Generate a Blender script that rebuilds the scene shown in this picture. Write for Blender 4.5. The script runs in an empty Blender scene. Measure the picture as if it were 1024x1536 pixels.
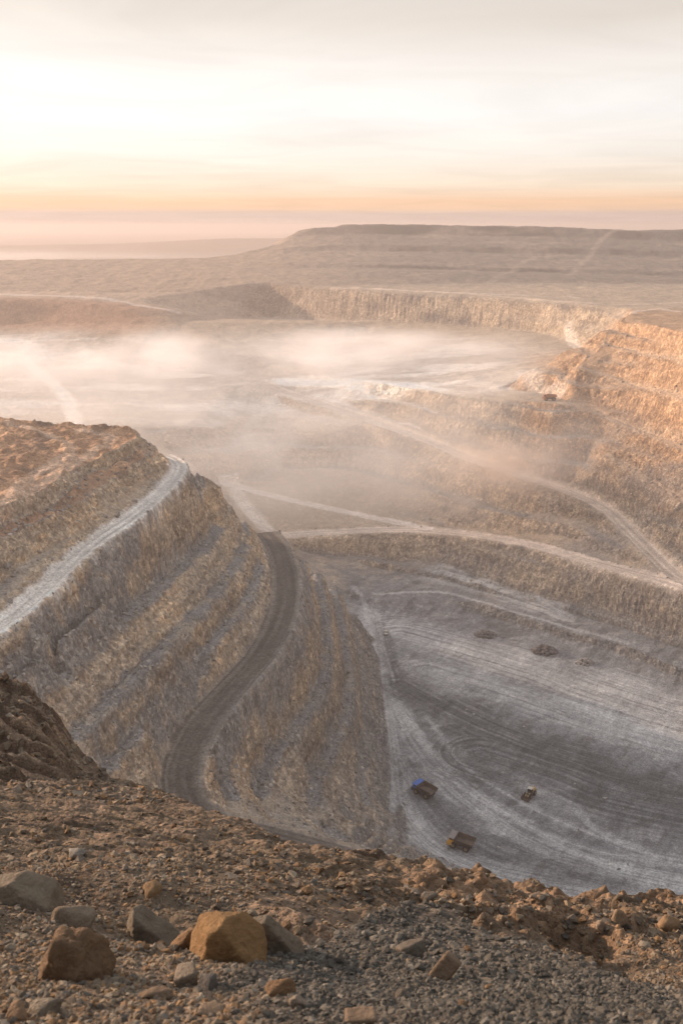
import bpy, bmesh, math
import numpy as np
from concurrent.futures import ThreadPoolExecutor
from mathutils import Vector, Matrix
from mathutils.geometry import delaunay_2d_cdt

R = math.radians
rng = np.random.default_rng(11)
SC = bpy.context.scene
COL = SC.collection

# ------------------------------------------------------------------ camera frame
# heights below are metres above / below the eye of the camera; Z0 lifts everything
# so that the floor of the pit lies a little above world zero
FPX = 35.0 / 36.0 * 1536.0
HOR = 339.0
PITCH = math.atan((768.0 - HOR) / FPX)
CP, SP = math.cos(PITCH), math.sin(PITCH)
Z0 = 250.0


def ray(px, py):
    xc = (np.asarray(px, float) - 512.0) / FPX
    yc = -(np.asarray(py, float) - 768.0) / FPX
    return xc, CP + SP * yc, -SP + CP * yc


def spot(px, py, d):
    """a surveyed point: d < 0 is its height below the eye, d > 0 its distance ahead"""
    x, y, z = ray(px, py)
    d = np.asarray(d, float)
    t = np.where(d < 0, d / np.where(np.abs(z) < 1e-6, -1e-6, z), d / y)
    return np.stack([x * t, y * t, z * t], -1)


# ------------------------------------------------------------------ noise
_pr = np.random.default_rng(5)
PERM = np.concatenate([_pr.permutation(256)] * 3).astype(np.int32)
_g = _pr.normal(size=(256, 3))
GRAD = (_g / np.linalg.norm(_g, axis=1)[:, None]).astype(np.float32)


POOL = ThreadPoolExecutor(4)


def noise3(x, y, z, seed=0):
    x, y, z = np.broadcast_arrays(x, y, z)
    if x.size < 40000:
        return _noise3(x, y, z, seed)
    sh = x.shape
    a = [np.array_split(q.ravel(), 24) for q in (x, y, z)]
    return np.concatenate(list(POOL.map(lambda t: _noise3(*t, seed), zip(*a)))).reshape(sh)


def _noise3(x, y, z, seed=0):
    x = np.asarray(x, np.float32) + seed * 17.31
    y = np.asarray(y, np.float32) + seed * 7.77
    z = np.asarray(z, np.float32) + seed * 3.13
    x, y, z = np.broadcast_arrays(x, y, z)
    xi, yi, zi = np.floor(x), np.floor(y), np.floor(z)
    fx, fy, fz = x - xi, y - yi, z - zi
    xi = xi.astype(np.int32) & 255
    yi = yi.astype(np.int32) & 255
    zi = zi.astype(np.int32) & 255
    u = fx * fx * fx * (fx * (fx * 6 - 15) + 10)
    v = fy * fy * fy * (fy * (fy * 6 - 15) + 10)
    w = fz * fz * fz * (fz * (fz * 6 - 15) + 10)

    def g(a, b, c):
        h = PERM[PERM[PERM[xi + a] + yi + b] + zi + c]
        gr = GRAD[h]
        return gr[..., 0] * (fx - a) + gr[..., 1] * (fy - b) + gr[..., 2] * (fz - c)
    x00 = g(0, 0, 0) * (1 - u) + g(1, 0, 0) * u
    x10 = g(0, 1, 0) * (1 - u) + g(1, 1, 0) * u
    x01 = g(0, 0, 1) * (1 - u) + g(1, 0, 1) * u
    x11 = g(0, 1, 1) * (1 - u) + g(1, 1, 1) * u
    return ((x00 * (1 - v) + x10 * v) * (1 - w) + (x01 * (1 - v) + x11 * v) * w) * 1.6


def fbm(x, y, z=0.0, o=4, seed=0, gain=0.5):
    r, a, f = 0.0, 1.0, 1.0
    for k in range(o):
        r = r + a * noise3(x * f, y * f, np.asarray(z) * f, seed + k * 3)
        a *= gain
        f *= 2.03
    return r


def sm(a, b, x):
    t = np.clip((x - a) / (b - a), 0, 1)
    return t * t * (3 - 2 * t)


def catmull(p, step):
    """resample a polyline of rows (px, py, d) about every step units of its first two columns"""
    p = np.asarray(p, float)
    q = np.vstack([2 * p[0] - p[1], p, 2 * p[-1] - p[-2]])
    out = []
    for i in range(1, len(q) - 2):
        n = max(2, int(np.hypot(*(q[i + 1] - q[i])[:2]) / step))
        t = np.linspace(0, 1, n, endpoint=False)[:, None]
        out.append(0.5 * (2 * q[i] + (q[i + 1] - q[i - 1]) * t
                          + (2 * q[i - 1] - 5 * q[i] + 4 * q[i + 1] - q[i + 2]) * t * t
                          + (3 * q[i] - q[i - 1] - 3 * q[i + 1] + q[i + 2]) * t ** 3))
    out.append(p[-1:])
    return np.vstack(out)


# ------------------------------------------------------------------ survey grid
class Grid:
    """terrain sheet whose rows grow with distance (fine near, coarse far)"""
    def __init__(s, u0, u1, nu, ys):
        s.u = np.linspace(u0, u1, nu)
        s.y = np.asarray(ys)
        s.U, s.Y = np.meshgrid(s.u, s.y)
        s.X = s.U * s.Y
        s.nu, s.nv = nu, len(ys)

    def window(s, x0, x1, y0, y1):
        y0c, y1c = max(y0, s.y[0]), min(y1, s.y[-1])
        if y1c <= y0c:
            return None
        us = [x / y for x in (x0, x1) for y in (y0c, y1c)]
        i0, i1 = np.searchsorted(s.u, [min(us), max(us)])
        j0, j1 = np.searchsorted(s.y, [y0c, y1c])
        i0, j0 = max(i0 - 1, 0), max(j0 - 1, 0)
        i1, j1 = min(i1 + 1, s.nu), min(j1 + 1, s.nv)
        if i1 <= i0 or j1 <= j0:
            return None
        return slice(j0, j1), slice(i0, i1)

    def tin(s, pts):
        pts = np.asarray(pts)
        v, _, f, ov, _, _ = delaunay_2d_cdt([Vector((float(a), float(b))) for a, b in pts[:, :2]], [], [], 0, 0.05)
        V = np.array([(q.x, q.y) for q in v])
        Z = np.array([np.mean(pts[o, 2]) for o in ov])
        H = np.full(s.X.shape, np.nan)
        for t in f:
            p = V[list(t)]
            w = s.window(p[:, 0].min(), p[:, 0].max(), p[:, 1].min(), p[:, 1].max())
            if w is None:
                continue
            x, y = s.X[w], s.Y[w]
            (x1, y1), (x2, y2), (x3, y3) = p
            d = (y2 - y3) * (x1 - x3) + (x3 - x2) * (y1 - y3)
            if abs(d) < 1e-9:
                continue
            a = ((y2 - y3) * (x - x3) + (x3 - x2) * (y - y3)) / d
            b = ((y3 - y1) * (x - x3) + (x1 - x3) * (y - y3)) / d
            c = 1 - a - b
            m = (a >= -1e-6) & (b >= -1e-6) & (c >= -1e-6)
            z = Z[list(t)]
            H[w] = np.where(m, a * z[0] + b * z[1] + c * z[2], H[w])
        for j in range(1, s.nv):                       # outside the hull: carry on
            k = np.isnan(H[j])
            H[j, k] = H[j - 1, k]
        for j in range(s.nv - 2, -1, -1):
            k = np.isnan(H[j])
            H[j, k] = H[j + 1, k]
        return H

    def slope(s, H):
        dy = np.gradient(H, s.y, axis=0)
        du = np.gradient(H, s.u, axis=1)
        gx = du / s.Y
        return gx, dy - s.U / s.Y * du

    def near_line(s, P, W):
        """distance, signed cross distance and chainage to a plan polyline, within W"""
        D = np.full(s.X.shape, 1e9)
        C = np.zeros(s.X.shape)
        L = np.zeros(s.X.shape)
        acc = 0.0
        for a, b in zip(P[:-1], P[1:]):
            dx, dy = b[0] - a[0], b[1] - a[1]
            l = math.hypot(dx, dy)
            if l < 1e-6:
                continue
            w = s.window(min(a[0], b[0]) - W, max(a[0], b[0]) + W, min(a[1], b[1]) - W, max(a[1], b[1]) + W)
            if w is not None:
                x, y = s.X[w] - a[0], s.Y[w] - a[1]
                t = np.clip((x * dx + y * dy) / (l * l), 0, 1)
                d = np.hypot(x - t * dx, y - t * dy)
                c = (x * dy - y * dx) / l
                k = d < D[w]
                D[w] = np.where(k, d, D[w])
                C[w] = np.where(k, np.sign(c) * d, C[w])
                L[w] = np.where(k, acc + t * l, L[w])
            acc += l
        return D, C, L

    def sample(s, A, x, y):
        u = np.clip(np.interp(x / y, s.u, np.arange(s.nu)), 0, s.nu - 1.001)
        v = np.clip(np.interp(y, s.y, np.arange(s.nv)), 0, s.nv - 1.001)
        i, j = u.astype(int), v.astype(int)
        fu, fv = u - i, v - j
        if A.ndim == 3:
            fu, fv = fu[..., None], fv[..., None]
        return ((A[j, i] * (1 - fu) + A[j, i + 1] * fu) * (1 - fv)
                + (A[j + 1, i] * (1 - fu) + A[j + 1, i + 1] * fu) * fv)

    def hit(s, px, py):
        """first point of the sheet seen along each line of sight"""
        x, y, z = ray(np.asarray(px, float).ravel(), np.asarray(py, float).ravel())
        n = len(x)
        out = np.full((n, 3), np.nan)
        todo = np.ones(n, bool)
        prev = np.zeros(n)
        pd = np.ones(n)
        for yy in s.y:
            t = yy / y
            h = s.sample(s.Hf, x * t, np.full(n, yy)) if False else None
            u = np.clip(np.interp(x / y, s.u, np.arange(s.nu)), 0, s.nu - 1)
            j = np.searchsorted(s.y, yy)
            row = s.Hf[j]
            i = np.clip(u.astype(int), 0, s.nu - 2)
            h = row[i] + (row[i + 1] - row[i]) * (u - i)
            d = z * t - h
            k = todo & (d <= 0) & (prev > 0)
            if k.any():
                f = pd[k] / (pd[k] - d[k])
                tt = prev[k] + (t[k] - prev[k]) * f
                out[k] = np.stack([x[k] * tt, y[k] * tt, z[k] * tt], -1)
                todo &= ~k
            todo &= ~((d <= 0) & (prev == 0))
            prev, pd = t, d
            if not todo.any():
                break
        return out


def blur(A, n):
    for _ in range(n):
        B = A.copy()
        B[1:-1] = (A[:-2] + 2 * A[1:-1] + A[2:]) / 4
        A = B.copy()
        A[:, 1:-1] = (B[:, :-2] + 2 * B[:, 1:-1] + B[:, 2:]) / 4
    return A


def raw_mesh(name, V, faces4=None, faces3=None, mat=None, smooth=True, color=None, extra=None):
    """one mesh object from numpy arrays"""
    me = bpy.data.meshes.new(name)
    V = np.asarray(V, np.float32)
    nq = 0 if faces4 is None else len(faces4)
    nt = 0 if faces3 is None else len(faces3)
    me.vertices.add(len(V))
    me.vertices.foreach_set('co', V.ravel())
    me.loops.add(nq * 4 + nt * 3)
    me.polygons.add(nq + nt)
    idx = []
    if nq:
        idx.append(np.asarray(faces4, np.int32).ravel())
    if nt:
        idx.append(np.asarray(faces3, np.int32).ravel())
    me.loops.foreach_set('vertex_index', np.concatenate(idx))
    st = np.concatenate([np.arange(nq) * 4, nq * 4 + np.arange(nt) * 3]).astype(np.int32)
    me.polygons.foreach_set('loop_start', st)
    me.polygons.foreach_set('use_smooth', np.full(nq + nt, smooth))
    if color is not None:
        a = me.attributes.new('tint', 'FLOAT_COLOR', 'POINT')
        c = np.ones((len(V), 4), np.float32)
        c[:, :3] = color
        a.data.foreach_set('color', c.ravel())
    for k, val in (extra or {}).items():
        a = me.attributes.new(k, 'FLOAT', 'POINT')
        a.data.foreach_set('value', np.asarray(val, np.float32).ravel())
    me.update(calc_edges=True)
    if mat:
        me.materials.append(mat)
    o = bpy.data.objects.new(name, me)
    COL.objects.link(o)
    return o


def tag(o, label=None, cat=None, group=None, kind=None):
    if label:
        o['label'] = label
    if cat:
        o['category'] = cat
    if group:
        o['group'] = group
    if kind:
        o['kind'] = kind
    return o

# ------------------------------------------------------------------ mesh density and brightness of the overcast
NU, QY = 980, .00138
NF, QF = 820, .0034
DENS = 1.15
SKY_S = .70
HAZE_D = .00022
MIST = True

# ------------------------------------------------------------------ the pit, surveyed as break lines
ROADS = {   # name: (width, rows of (px, py, d))
    'upper': (12.5, [(250, 556, -141.5), (320, 561, -140.5), (385, 571, -139), (430, 588, -144), (480, 604, -149), (560, 632, -157),
                   (640, 660, -163), (700, 686, -167.5), (780, 713, -173), (860, 740, -179), (910, 765, -184), (945, 798, -190),
                   (985, 838, -196), (1020, 868, -199.5), (1075, 894, -199.5)]),
    'lower': (12, [(420, 803, -213), (500, 798, -211), (600, 794, -208), (700, 801, -206), (800, 818, -204), (900, 846, -202),
                   (1000, 872, -200), (1080, 896, -199), (1160, 920, -198), (1400, 985, -196)]),
    'bench': (10, [(310, 718, -190), (400, 742, -198), (512, 767, -205), (600, 785, -208), (640, 794, -207.7)]),
    'spur': (7.5, [(246, 683, -96.2), (262, 690, -96.6), (269, 700, -97), (262, 716, -97.5), (235, 745, -98), (195, 778, -99),
                   (150, 808, -100), (105, 845, -101), (70, 880, -102), (35, 912, -103), (0, 937, -104), (-100, 1000, -106),
                   (-400, 1180, -112)]),
    'dark': (13.5, [(398, 797, -147), (416, 822, -148), (428, 860, -149), (428, 900, -150), (416, 940, -151), (390, 985, -152),
                  (350, 1030, -153), (312, 1075, -154.5), (285, 1120, -156), (273, 1165, -158), (285, 1205, -161),
                  (330, 1235, -165), (400, 1253, -171), (500, 1277, -181), (600, 1300, -195), (680, 1318, -210), (760, 1335, -225)]),
}
SPUR_TOP = [(-400, 600, -70), (-120, 615, -76), (0, 625, -78), (100, 633, -80), (180, 638, -81), (205, 643, -82), (215, 651, -84)]
LEDGES = [   # (width, rows): narrow level shelves left between two lifts of the wall
    (4, [(905, 516, 805), (930, 522, 788), (1024, 541, 694), (1120, 566, 602)]),
    (4, [(866, 548, 772), (927, 568, 746), (1024, 594, 664), (1120, 624, 576)]),
    (5, [(850, 602, 738), (892, 618, 722), (940, 638, 698), (1024, 670, 638), (1120, 707, 570)]),
    (5, [(905, 680, 676), (950, 705, 652), (1024, 752, 600), (1120, 800, 550)]),
    (4, [(-100, 1085, -112), (0, 1015, -111), (60, 962, -110.5), (120, 915, -110.5), (190, 845, -111), (245, 795, -112), (285, 752, -112), (298, 725, -110)]),
    (5, [(-100, 1170, -121), (60, 1040, -121), (120, 985, -121), (200, 912, -122), (250, 868, -123), (300, 826, -125), (330, 790, -126)]),
    (4, [(110, 1110, -131), (170, 1045, -131), (240, 975, -132), (300, 915, -133), (345, 860, -134), (368, 815, -136)]),
    (4.5, [(450, 838, -159), (460, 900, -160), (450, 960, -160), (415, 1020, -160), (370, 1068, -161), (342, 1115, -163), (334, 1160, -165), (350, 1195, -168)]),
    (5, [(474, 855, -179), (488, 930, -180), (488, 1000, -180), (468, 1055, -180), (432, 1105, -180), (402, 1150, -180), (394, 1190, -180)]),
    (5, [(500, 882, -200), (514, 950, -203), (524, 1020, -204), (518, 1080, -202), (492, 1130, -199), (470, 1175, -196), (476, 1212, -195)]),
    (4, [(526, 915, -220), (540, 980, -222), (548, 1050, -223), (548, 1110, -222), (540, 1160, -219), (548, 1205, -218)]),
    (4, [(150, 1160, -142), (205, 1100, -142), (270, 1020, -142), (330, 950, -142), (375, 890, -142), (392, 840, -142)]),
]
BREAKS = [
    # floor of the pit
    [(535, 915, -236), (556, 950, -237), (562, 1000, -238), (572, 1080, -239), (582, 1150, -240), (600, 1210, -240),
     (640, 1265, -240), (700, 1300, -240), (800, 1330, -240), (1024, 1362, -240), (1400, 1420, -240)],
    [(470, 830, -222), (560, 850, -228), (640, 868, -229.5), (760, 895, -229.5), (890, 925, -229), (1024, 968, -229), (1400, 1080, -229)],
    [(540, 905, -231), (620, 892, -231), (700, 900, -231), (850, 947, -231), (940, 970, -231), (1024, 1005, -232), (1400, 1130, -232)],
    [(548, 925, -237), (600, 925, -238), (700, 930, -238), (850, 978, -238.5), (940, 1004, -239), (1024, 1038, -239), (1400, 1165, -239)],
    [(600, 1000, -239.2), (700, 1040, -239.6), (820, 1100, -240.4), (1024, 1190, -241), (1400, 1330, -241)],
    [(620, 1100, -240), (700, 1170, -240.3), (820, 1250, -240.8), (1024, 1310, -240.5)],
    # crest of the big face and the bench behind it
    [(405, 571, -138.6), (440, 564, -137), (500, 565, -136), (560, 573, -134), (660, 590, -131), (740, 598, -128), (830, 606, -126)],
    [(440, 556, -136.5), (560, 560, -134), (700, 578, -130), (820, 590, -126)],
    [(-400, 545, -140), (0, 560, -141), (60, 575, -142), (150, 575, -142), (250, 566, -141.4), (330, 570, -140.5), (375, 576, -139.8)],
    [(-400, 530, -126), (0, 535, -131), (200, 545, -134), (300, 550, -136)],
    [(-400, 640, -152), (0, 640, -152), (150, 640, -153), (300, 640, -158), (400, 640, -165), (500, 655, -167)],
    [(300, 700, -176), (400, 700, -185), (500, 700, -190), (600, 722, -192), (700, 755, -194), (780, 785, -198), (860, 808, -200)],
    [(340, 745, -198.5), (375, 768, -205), (420, 792, -211)],
    # far face of the basin: toe, then rim
    [(405, 478, 1350), (520, 482, 1275), (600, 484, 1225), (700, 489, 1170), (800, 497, 1092), (850, 512, 1015), (880, 525, 945), (892, 532, 885)],
    [(430, 428, 1378), (520, 433, 1303), (600, 438, 1252), (700, 443, 1195), (800, 450, 1118), (870, 456, 1058), (930, 462, 998),
     (945, 465, 935), (935, 474, 875), (927, 482, 838), (975, 488, 778), (1024, 497, 713), (1100, 512, 630), (1200, 535, 535)],
    # plateau, left-hand slope and the flat-topped heap
    [(-400, 440, 1240), (0, 447, 1255), (120, 455, 1235), (200, 463, 1215), (245, 470, 1220), (272, 476, 1228)],
    [(-400, 482, 1195), (0, 485, 1205), (120, 487, 1185), (250, 486, 1165), (300, 481, 1225), (350, 478, 1310)],
    [(-400, 432, 1340), (0, 437, 1345), (150, 441, 1335), (260, 464, 1250)],
    [(380, 425, 1400), (600, 421, 1400), (800, 426, 1330), (1024, 440, 1200), (1400, 455, 1100)],
    [(400, 412, 1500), (600, 409, 1500), (800, 415, 1460), (1024, 420, 1420), (1400, 428, 1420)],
    [(-400, 392, 1700), (0, 389, 1740), (200, 388, 1780), (300, 386, 1830), (380, 378, 1880), (412, 371, 1925), (430, 357, 1990), (447, 345, 2040)],
    [(447, 345, 2040), (470, 341, 2030), (500, 339, 2050), (525, 336, 2060), (620, 336, 2060), (700, 338, 2060), (800, 339, 2050), (900, 343, 2030), (960, 346, 2000), (1024, 344, 1990), (1400, 345, 1990)],
    [(445, 354, 2005), (520, 350, 2020), (620, 352, 2020), (700, 353, 2010), (800, 354, 2000), (900, 357, 1980), (1024, 360, 1960), (1400, 362, 1960)],
    [(420, 372, 1890), (520, 368, 1920), (700, 370, 1900), (900, 374, 1880), (1024, 376, 1870), (1400, 378, 1870)],
    [(420, 380, 1850), (520, 376, 1895), (700, 379, 1875), (900, 383, 1855), (1024, 386, 1840), (1400, 388, 1840)],
    [(440, 398, 1700), (520, 396, 1720), (700, 400, 1700), (900, 405, 1660), (1024, 408, 1640), (1400, 410, 1640)],
    [(440, 404, 1680), (520, 402, 1700), (700, 407, 1680), (900, 412, 1640), (1024, 415, 1620), (1400, 418, 1620)],
    # the spur on the left
    SPUR_TOP,
    [(217, 655, -84), (190, 670, -84), (125, 700, -84), (65, 735, -84), (30, 750, -84), (0, 762, -84), (-100, 800, -84), (-400, 900, -84)],
    [(288, 693, -99.5), (320, 718, -110), (335, 745, -120), (370, 780, -136), (392, 793, -144)],
    [(395, 1215, -178), (440, 1222, -184), (480, 1236, -190), (560, 1266, -205)],
    [(560, 1225, -219), (580, 1250, -225)],
]
WORLD = [   # points of the ground that the camera cannot see, (x, y, height)
    (-60, 600, -214), (-40, 560, -216), (-120, 600, -209), (-200, 560, -200), (-20, 620, -220), (-10, 560, -222), (-150, 480, -150),
    (-150, 560, -190), (-300, 480, -150), (-300, 580, -185), (-60, 500, -190), (-35, 505, -178), (-95, 450, -135), (-80, 440, -128),
    (-140, 440, -110), (-120, 425, -96), (-300, 450, -110), (-60, 460, -160), (-400, 600, -180), (-230, 640, -175), (-150, 670, -180)]
WORLD += [(x, 62, -62) for x in (-45, -20, 0, 20, 45)] + [(x, 150, -132) for x in (-45, -20, 0, 40, 90)] + [(-90, 150, -112), (-70, 62, -60), (70, 62, -62)]
WORLD += [(x, 205, -172) for x in (0, 40, 80, 125)] + [(-45, 205, -150), (60, 265, -214), (110, 268, -216), (160, 268, -216), (-75, 200, -135)]
WORLD += [(x, 2500, -14) for x in range(0, 1700, 120)] + [(x, 2700, -95) for x in range(-1700, 1700, 120)] + [(x, 2200, -11) for x in range(40, 1400, 120)]
WORLD += [(x, 2150, -118) for x in range(-1400, -300, 120)] + [(-160, 2180, -95), (-100, 2300, -80), (-60, 2500, -80)]

pts, road_lines = [], {}
spur_extra = []
for k, (w, rows) in ROADS.items():
    r = catmull(rows, 4.0)
    P = spot(r[:, 0], r[:, 1], r[:, 2])
    road_lines[k] = (w, P)
taken, LEDGE_P = [], []
for k, (w, P) in road_lines.items():
    d = np.gradient(P[:, :2], axis=0)
    n = np.stack([d[:, 1], -d[:, 0]], 1) / np.maximum(np.linalg.norm(d, axis=1), 1e-6)[:, None]
    edges = []
    for s_ in (-.5, 0, .5):
        q = P.copy()
        q[:, :2] += n * w * s_
        edges.append(q)
    E = np.vstack(edges)
    for w2, P2 in taken:                                   # junctions: the earlier road wins
        D = np.min(np.linalg.norm(E[:, None, :2] - P2[None, :, :2], axis=2), axis=1)
        E = E[D > w2 * .5 + 1.5]
    taken.append((w, P))
    pts.append(E)
for w, rows_ in LEDGES:
    r = catmull(rows_, 4.0)
    P = spot(r[:, 0], r[:, 1], r[:, 2])
    d = np.gradient(P[:, :2], axis=0)
    n = np.stack([d[:, 1], -d[:, 0]], 1) / np.maximum(np.linalg.norm(d, axis=1), 1e-6)[:, None]
    for s_ in (-.5, .5):
        q = P.copy()
        q[:, :2] += n * w * s_
        for w2, P2 in taken:
            D = np.min(np.linalg.norm(q[:, None, :2] - P2[None, :, :2], axis=2), axis=1)
            q = q[D > w2 * .5 + 2.5]
        pts.append(q)
    LEDGE_P.append((w, P))
for rows in BREAKS:
    r = catmull(rows, 5.0)
    E = spot(r[:, 0], r[:, 1], r[:, 2])
    for w2, P2 in taken:
        D = np.min(np.linalg.norm(E[:, None, :2] - P2[None, :, :2], axis=2), axis=1)
        E = E[D > w2 * .5 + 2.0]
    pts.append(E)
r = catmull(SPUR_TOP, 8.0)                                # ground behind the top of the spur falls away
E = spot(r[:, 0], r[:, 1], r[:, 2])
for dd, dz in ((9, -9), (45, -45)):
    q = E.copy()
    q[:, :2] *= (1 + dd / np.linalg.norm(E[:, :2], axis=1))[:, None]
    q[:, 2] += dz
    pts.append(q)
pts.append(np.array(WORLD, float))
PTS = np.vstack(pts)

rows = []
y = 62.0
while y < 2700:
    rows.append(y)
    y *= 1 + (0.02 if y < 225 else QY if y < 930 else QY * 2.2 if y < 1450 else QY * 1.6)
G = Grid(-.60, .60, NU, rows)
H = blur(G.tin(PTS), 3)
toe = sm(-206, -228, H) * sm(90, 55, G.X) * sm(250, 300, G.Y) * sm(640, 600, G.Y)   # scree flares out at the foot of the spur
H = H + (blur(H, 70) - H) * toe
gx, gy = G.slope(blur(H, 6))
SLOPE = blur(np.hypot(gx, gy), 4)

# nearness to each road
near = {k: G.near_line(P, 26 if k != 'upper' else 34) for k, (w, P) in road_lines.items()}
ROADM = np.zeros(H.shape)
for k, (w, P) in road_lines.items():
    ROADM = np.maximum(ROADM, 1 - sm(w * .42, w * .72, near[k][0] + 1.2 * noise3(G.X / 7, G.Y / 7, 0, 4)))

# benches: steep ground is cut into steps, warped so the steps wander
X, Y = G.X, G.Y
warp = fbm(X / 80, Y / 80, 0, 3, 21) * 2.6 + fbm(X / 12, Y / 12, 0, 2, 22) * .8
zw = H + warp + X * .02
far = sm(700, 1000, Y)
sp_ = sm(30, 0, X) * sm(560, 520, Y)                        # close-set benches on the spur
LV = 16.0 - 4.5 * sp_
fr = (zw / LV) % 1.0
a_, b_ = .42, .04
st = np.where(fr < a_, fr * b_ / a_, b_ + (fr - a_) * (1 - b_) / (1 - a_))
amt = sm(.28, .55, SLOPE) * sm(-239.5, -230, H) * (1 - .8 * sm(900, 1000, Y)) * (1 - ROADM) * sm(70, 240, Y) * (1 - sm(1500, 1800, Y))
# road shoulders stay whole
for k, (w, P) in road_lines.items():
    amt = amt * sm(w * .5, w * .5 + 9, near[k][0])
broken = sm(-.55, .1, fbm(X / 45, Y / 45, H / 45, 2, 33))
amt = amt * (.45 + .55 * broken)
LED = np.zeros(H.shape)
for w, P in LEDGE_P:
    D_ = G.near_line(P, 16)[0]
    LED = np.maximum(LED, 1 - sm(w * .45, w * .8, D_ + 1.5 * noise3(X / 9, Y / 9, 0, 6) + .6 * noise3(X / 3, Y / 3, 0, 8)))
    amt = amt * (.3 + .7 * sm(5, 13, D_))
H2 = H + amt * (st - fr) * LV * 1.0
BENCH = np.maximum(amt * (1 - sm(a_ * .85, a_ * 1.25, fr)), LED)
H2 = blur(H2, 1)
gx, gy = G.slope(blur(H2, 1))
ST = np.hypot(gx, gy)
FACE = sm(.38, .85, ST)

# relief: ribs and gullies on the faces, hummocks on the flats, ruts on the roads
nl = np.sqrt(1 + ST ** 2)
nx, ny, nz = -gx / nl, -gy / nl, 1 / nl
lod = np.clip(Y / 400, .6, 4)
ribs = (fbm(X / 9, Y / 9, H2 / 18, 3, 41) * 1.5 + (.35 - np.abs(fbm(X / 4.2, Y / 4.2, H2 / 8, 3, 44))) * 1.9)
blocks = (.4 - np.abs(noise3(X / 2.3, Y / 2.3, H2 / 2.2, 47))) * 1.0 + noise3(X / 1.3, Y / 1.3, H2 / 1.0, 48) * .45
hum = fbm(X / 26, Y / 26, 0, 4, 51) * .8 + fbm(X / 3.1, Y / 3.1, 0, 2, 53) * .22
debris = np.maximum(noise3(X / 2.2, Y / 2.2, 0, 57), 0) ** 2 * 1.6
flatq = (1 - FACE) * (1 - ROADM)
quiet = 1 - .5 * sm(-226, -236, H)                        # graded floor
lay = fbm(X / 40, Y / 40, (H2 + .04 * X + .02 * Y) / 2.4, 2, 49)
dsp = FACE * (1 - ROADM) * (ribs * .5 + blocks * 1.2 + lay * .75) * sm(70, 240, Y) * (1 - .7 * BENCH)
tophum = sm(20, -30, X) * sm(520, 470, Y) * sm(-97, -88, H) * sm(200, 260, Y)
dup_ = flatq * quiet * (hum * (1 + .6 * sm(1000, 1600, Y) + 1.0 * tophum) + debris * BENCH + tophum * np.maximum(fbm(X / 11, Y / 11, 0, 3, 59), 0) * 2.4)
fadeR = sm(0, 1, 1 - ROADM)
VX = X + nx * dsp * fadeR
VY = Y + ny * dsp * fadeR
VZ = H2 + nz * dsp * fadeR + dup_ * fadeR
for k, (w, P) in road_lines.items():                        # wheel ruts and a low berm along the outer edge
    D, C, L = near[k]
    rut = np.cos(C / w * math.pi * 5 + noise3(L / 30, 0, 0, 61)) * .14 * (1 - sm(w * .35, w * .5, D))
    berm = np.exp(-((D - w * .56) / 1.1) ** 2) * (.9 + .5 * noise3(X / 3, Y / 3, 0, 63))
    VZ = VZ + np.where(D < w, rut + berm * (.9 if k in ('spur', 'dark', 'upper') else .5), 0)
G.Hf = VZ

# ------------------------------------------------------------------ what the ground is made of (albedo)
def mixc(c, col, m):
    return c + (np.asarray(col, float) - c) * np.clip(m, 0, 1)[..., None]


n1 = fbm(X / 40, Y / 40, H / 25, 4, 71)
n2 = fbm(X / 8, Y / 8, H2 / 7, 3, 75)
n3 = fbm(X / 2.4, Y / 2.4, H2 / 2.0, 2, 79)
strata = fbm(X / 160, Y / 160, (H2 + .05 * X) / 6, 3, 83)
C0 = np.zeros(H.shape + (3,)) + np.array((.30, .245, .19))
C0 = mixc(C0, (.36, .29, .22), FACE * sm(-.2, .8, n1 + .6 * n2))                 # fresh tan rock
C0 = mixc(C0, (.19, .165, .145), FACE * sm(.0, .8, -n1 + .5 * strata))
spurz = sm(20, -30, X) * sm(520, 470, Y)
C0 = mixc(C0, (.33, .25, .175), spurz * FACE * .6 * sm(-.5, .5, strata))
C0 = mixc(C0, (.34, .235, .15), spurz * sm(.15, .6, n2 + n1) * FACE * .55)
right = sm(130, 175, X + .10 * (H + 160)) * sm(1000, 900, Y)
right = sm(128, 150, X + .10 * (H + 160)) * sm(1000, 900, Y)
orange = right * sm(-186, -142, H + 16 * n1) * sm(470, 560, Y) * np.maximum(FACE, sm(150, 185, X + .12 * (H + 120)) * .9)
C0 = mixc(C0, (.315, .205, .13), orange * .95)
C0 = mixc(C0, (.385, .275, .185), orange * sm(.1, .7, n2) * .7)
C0 = mixc(C0, (.27, .19, .135), orange * sm(.25, .8, -n2 + strata * .4) * .7)
C0 = mixc(C0, (.20, .185, .175), right * sm(-110, -150, H + 25 * n1) * sm(-.3, .4, n1) * .75)   # grey lens low in the wall
layer = fbm(X / 60, Y / 60, (H2 + .04 * X + .02 * Y) / 1.7, 3, 85)
C0 = C0 * (1 + FACE * .30 * np.clip(layer, -1, 1))[..., None]
C0 = mixc(C0, (.40, .30, .22), LED * right * .6)
C0 = mixc(C0, (.178, .17, .164), BENCH * (1 - .8 * right * LED) * sm(-.8, .15, n2 + .3 * n1 + .25) * (1 - orange * .7) * .95)        # grey rubble on benches
top = spurz * sm(-97, -88, H) * (1 - FACE)
C0 = mixc(C0, (.26, .155, .095), top * .95)
C0 = mixc(C0, (.34, .21, .13), top * sm(-.1, .6, n2 + n1))
C0 = mixc(C0, (.17, .115, .08), top * sm(.2, .7, fbm(X / 14, Y / 14, 0, 3, 87)))
floor = sm(-216, -233, H + 7 * n2 + 6 * n1) * sm(700, 620, Y) * sm(285, 315, Y) * (1 - FACE * .6)
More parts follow.
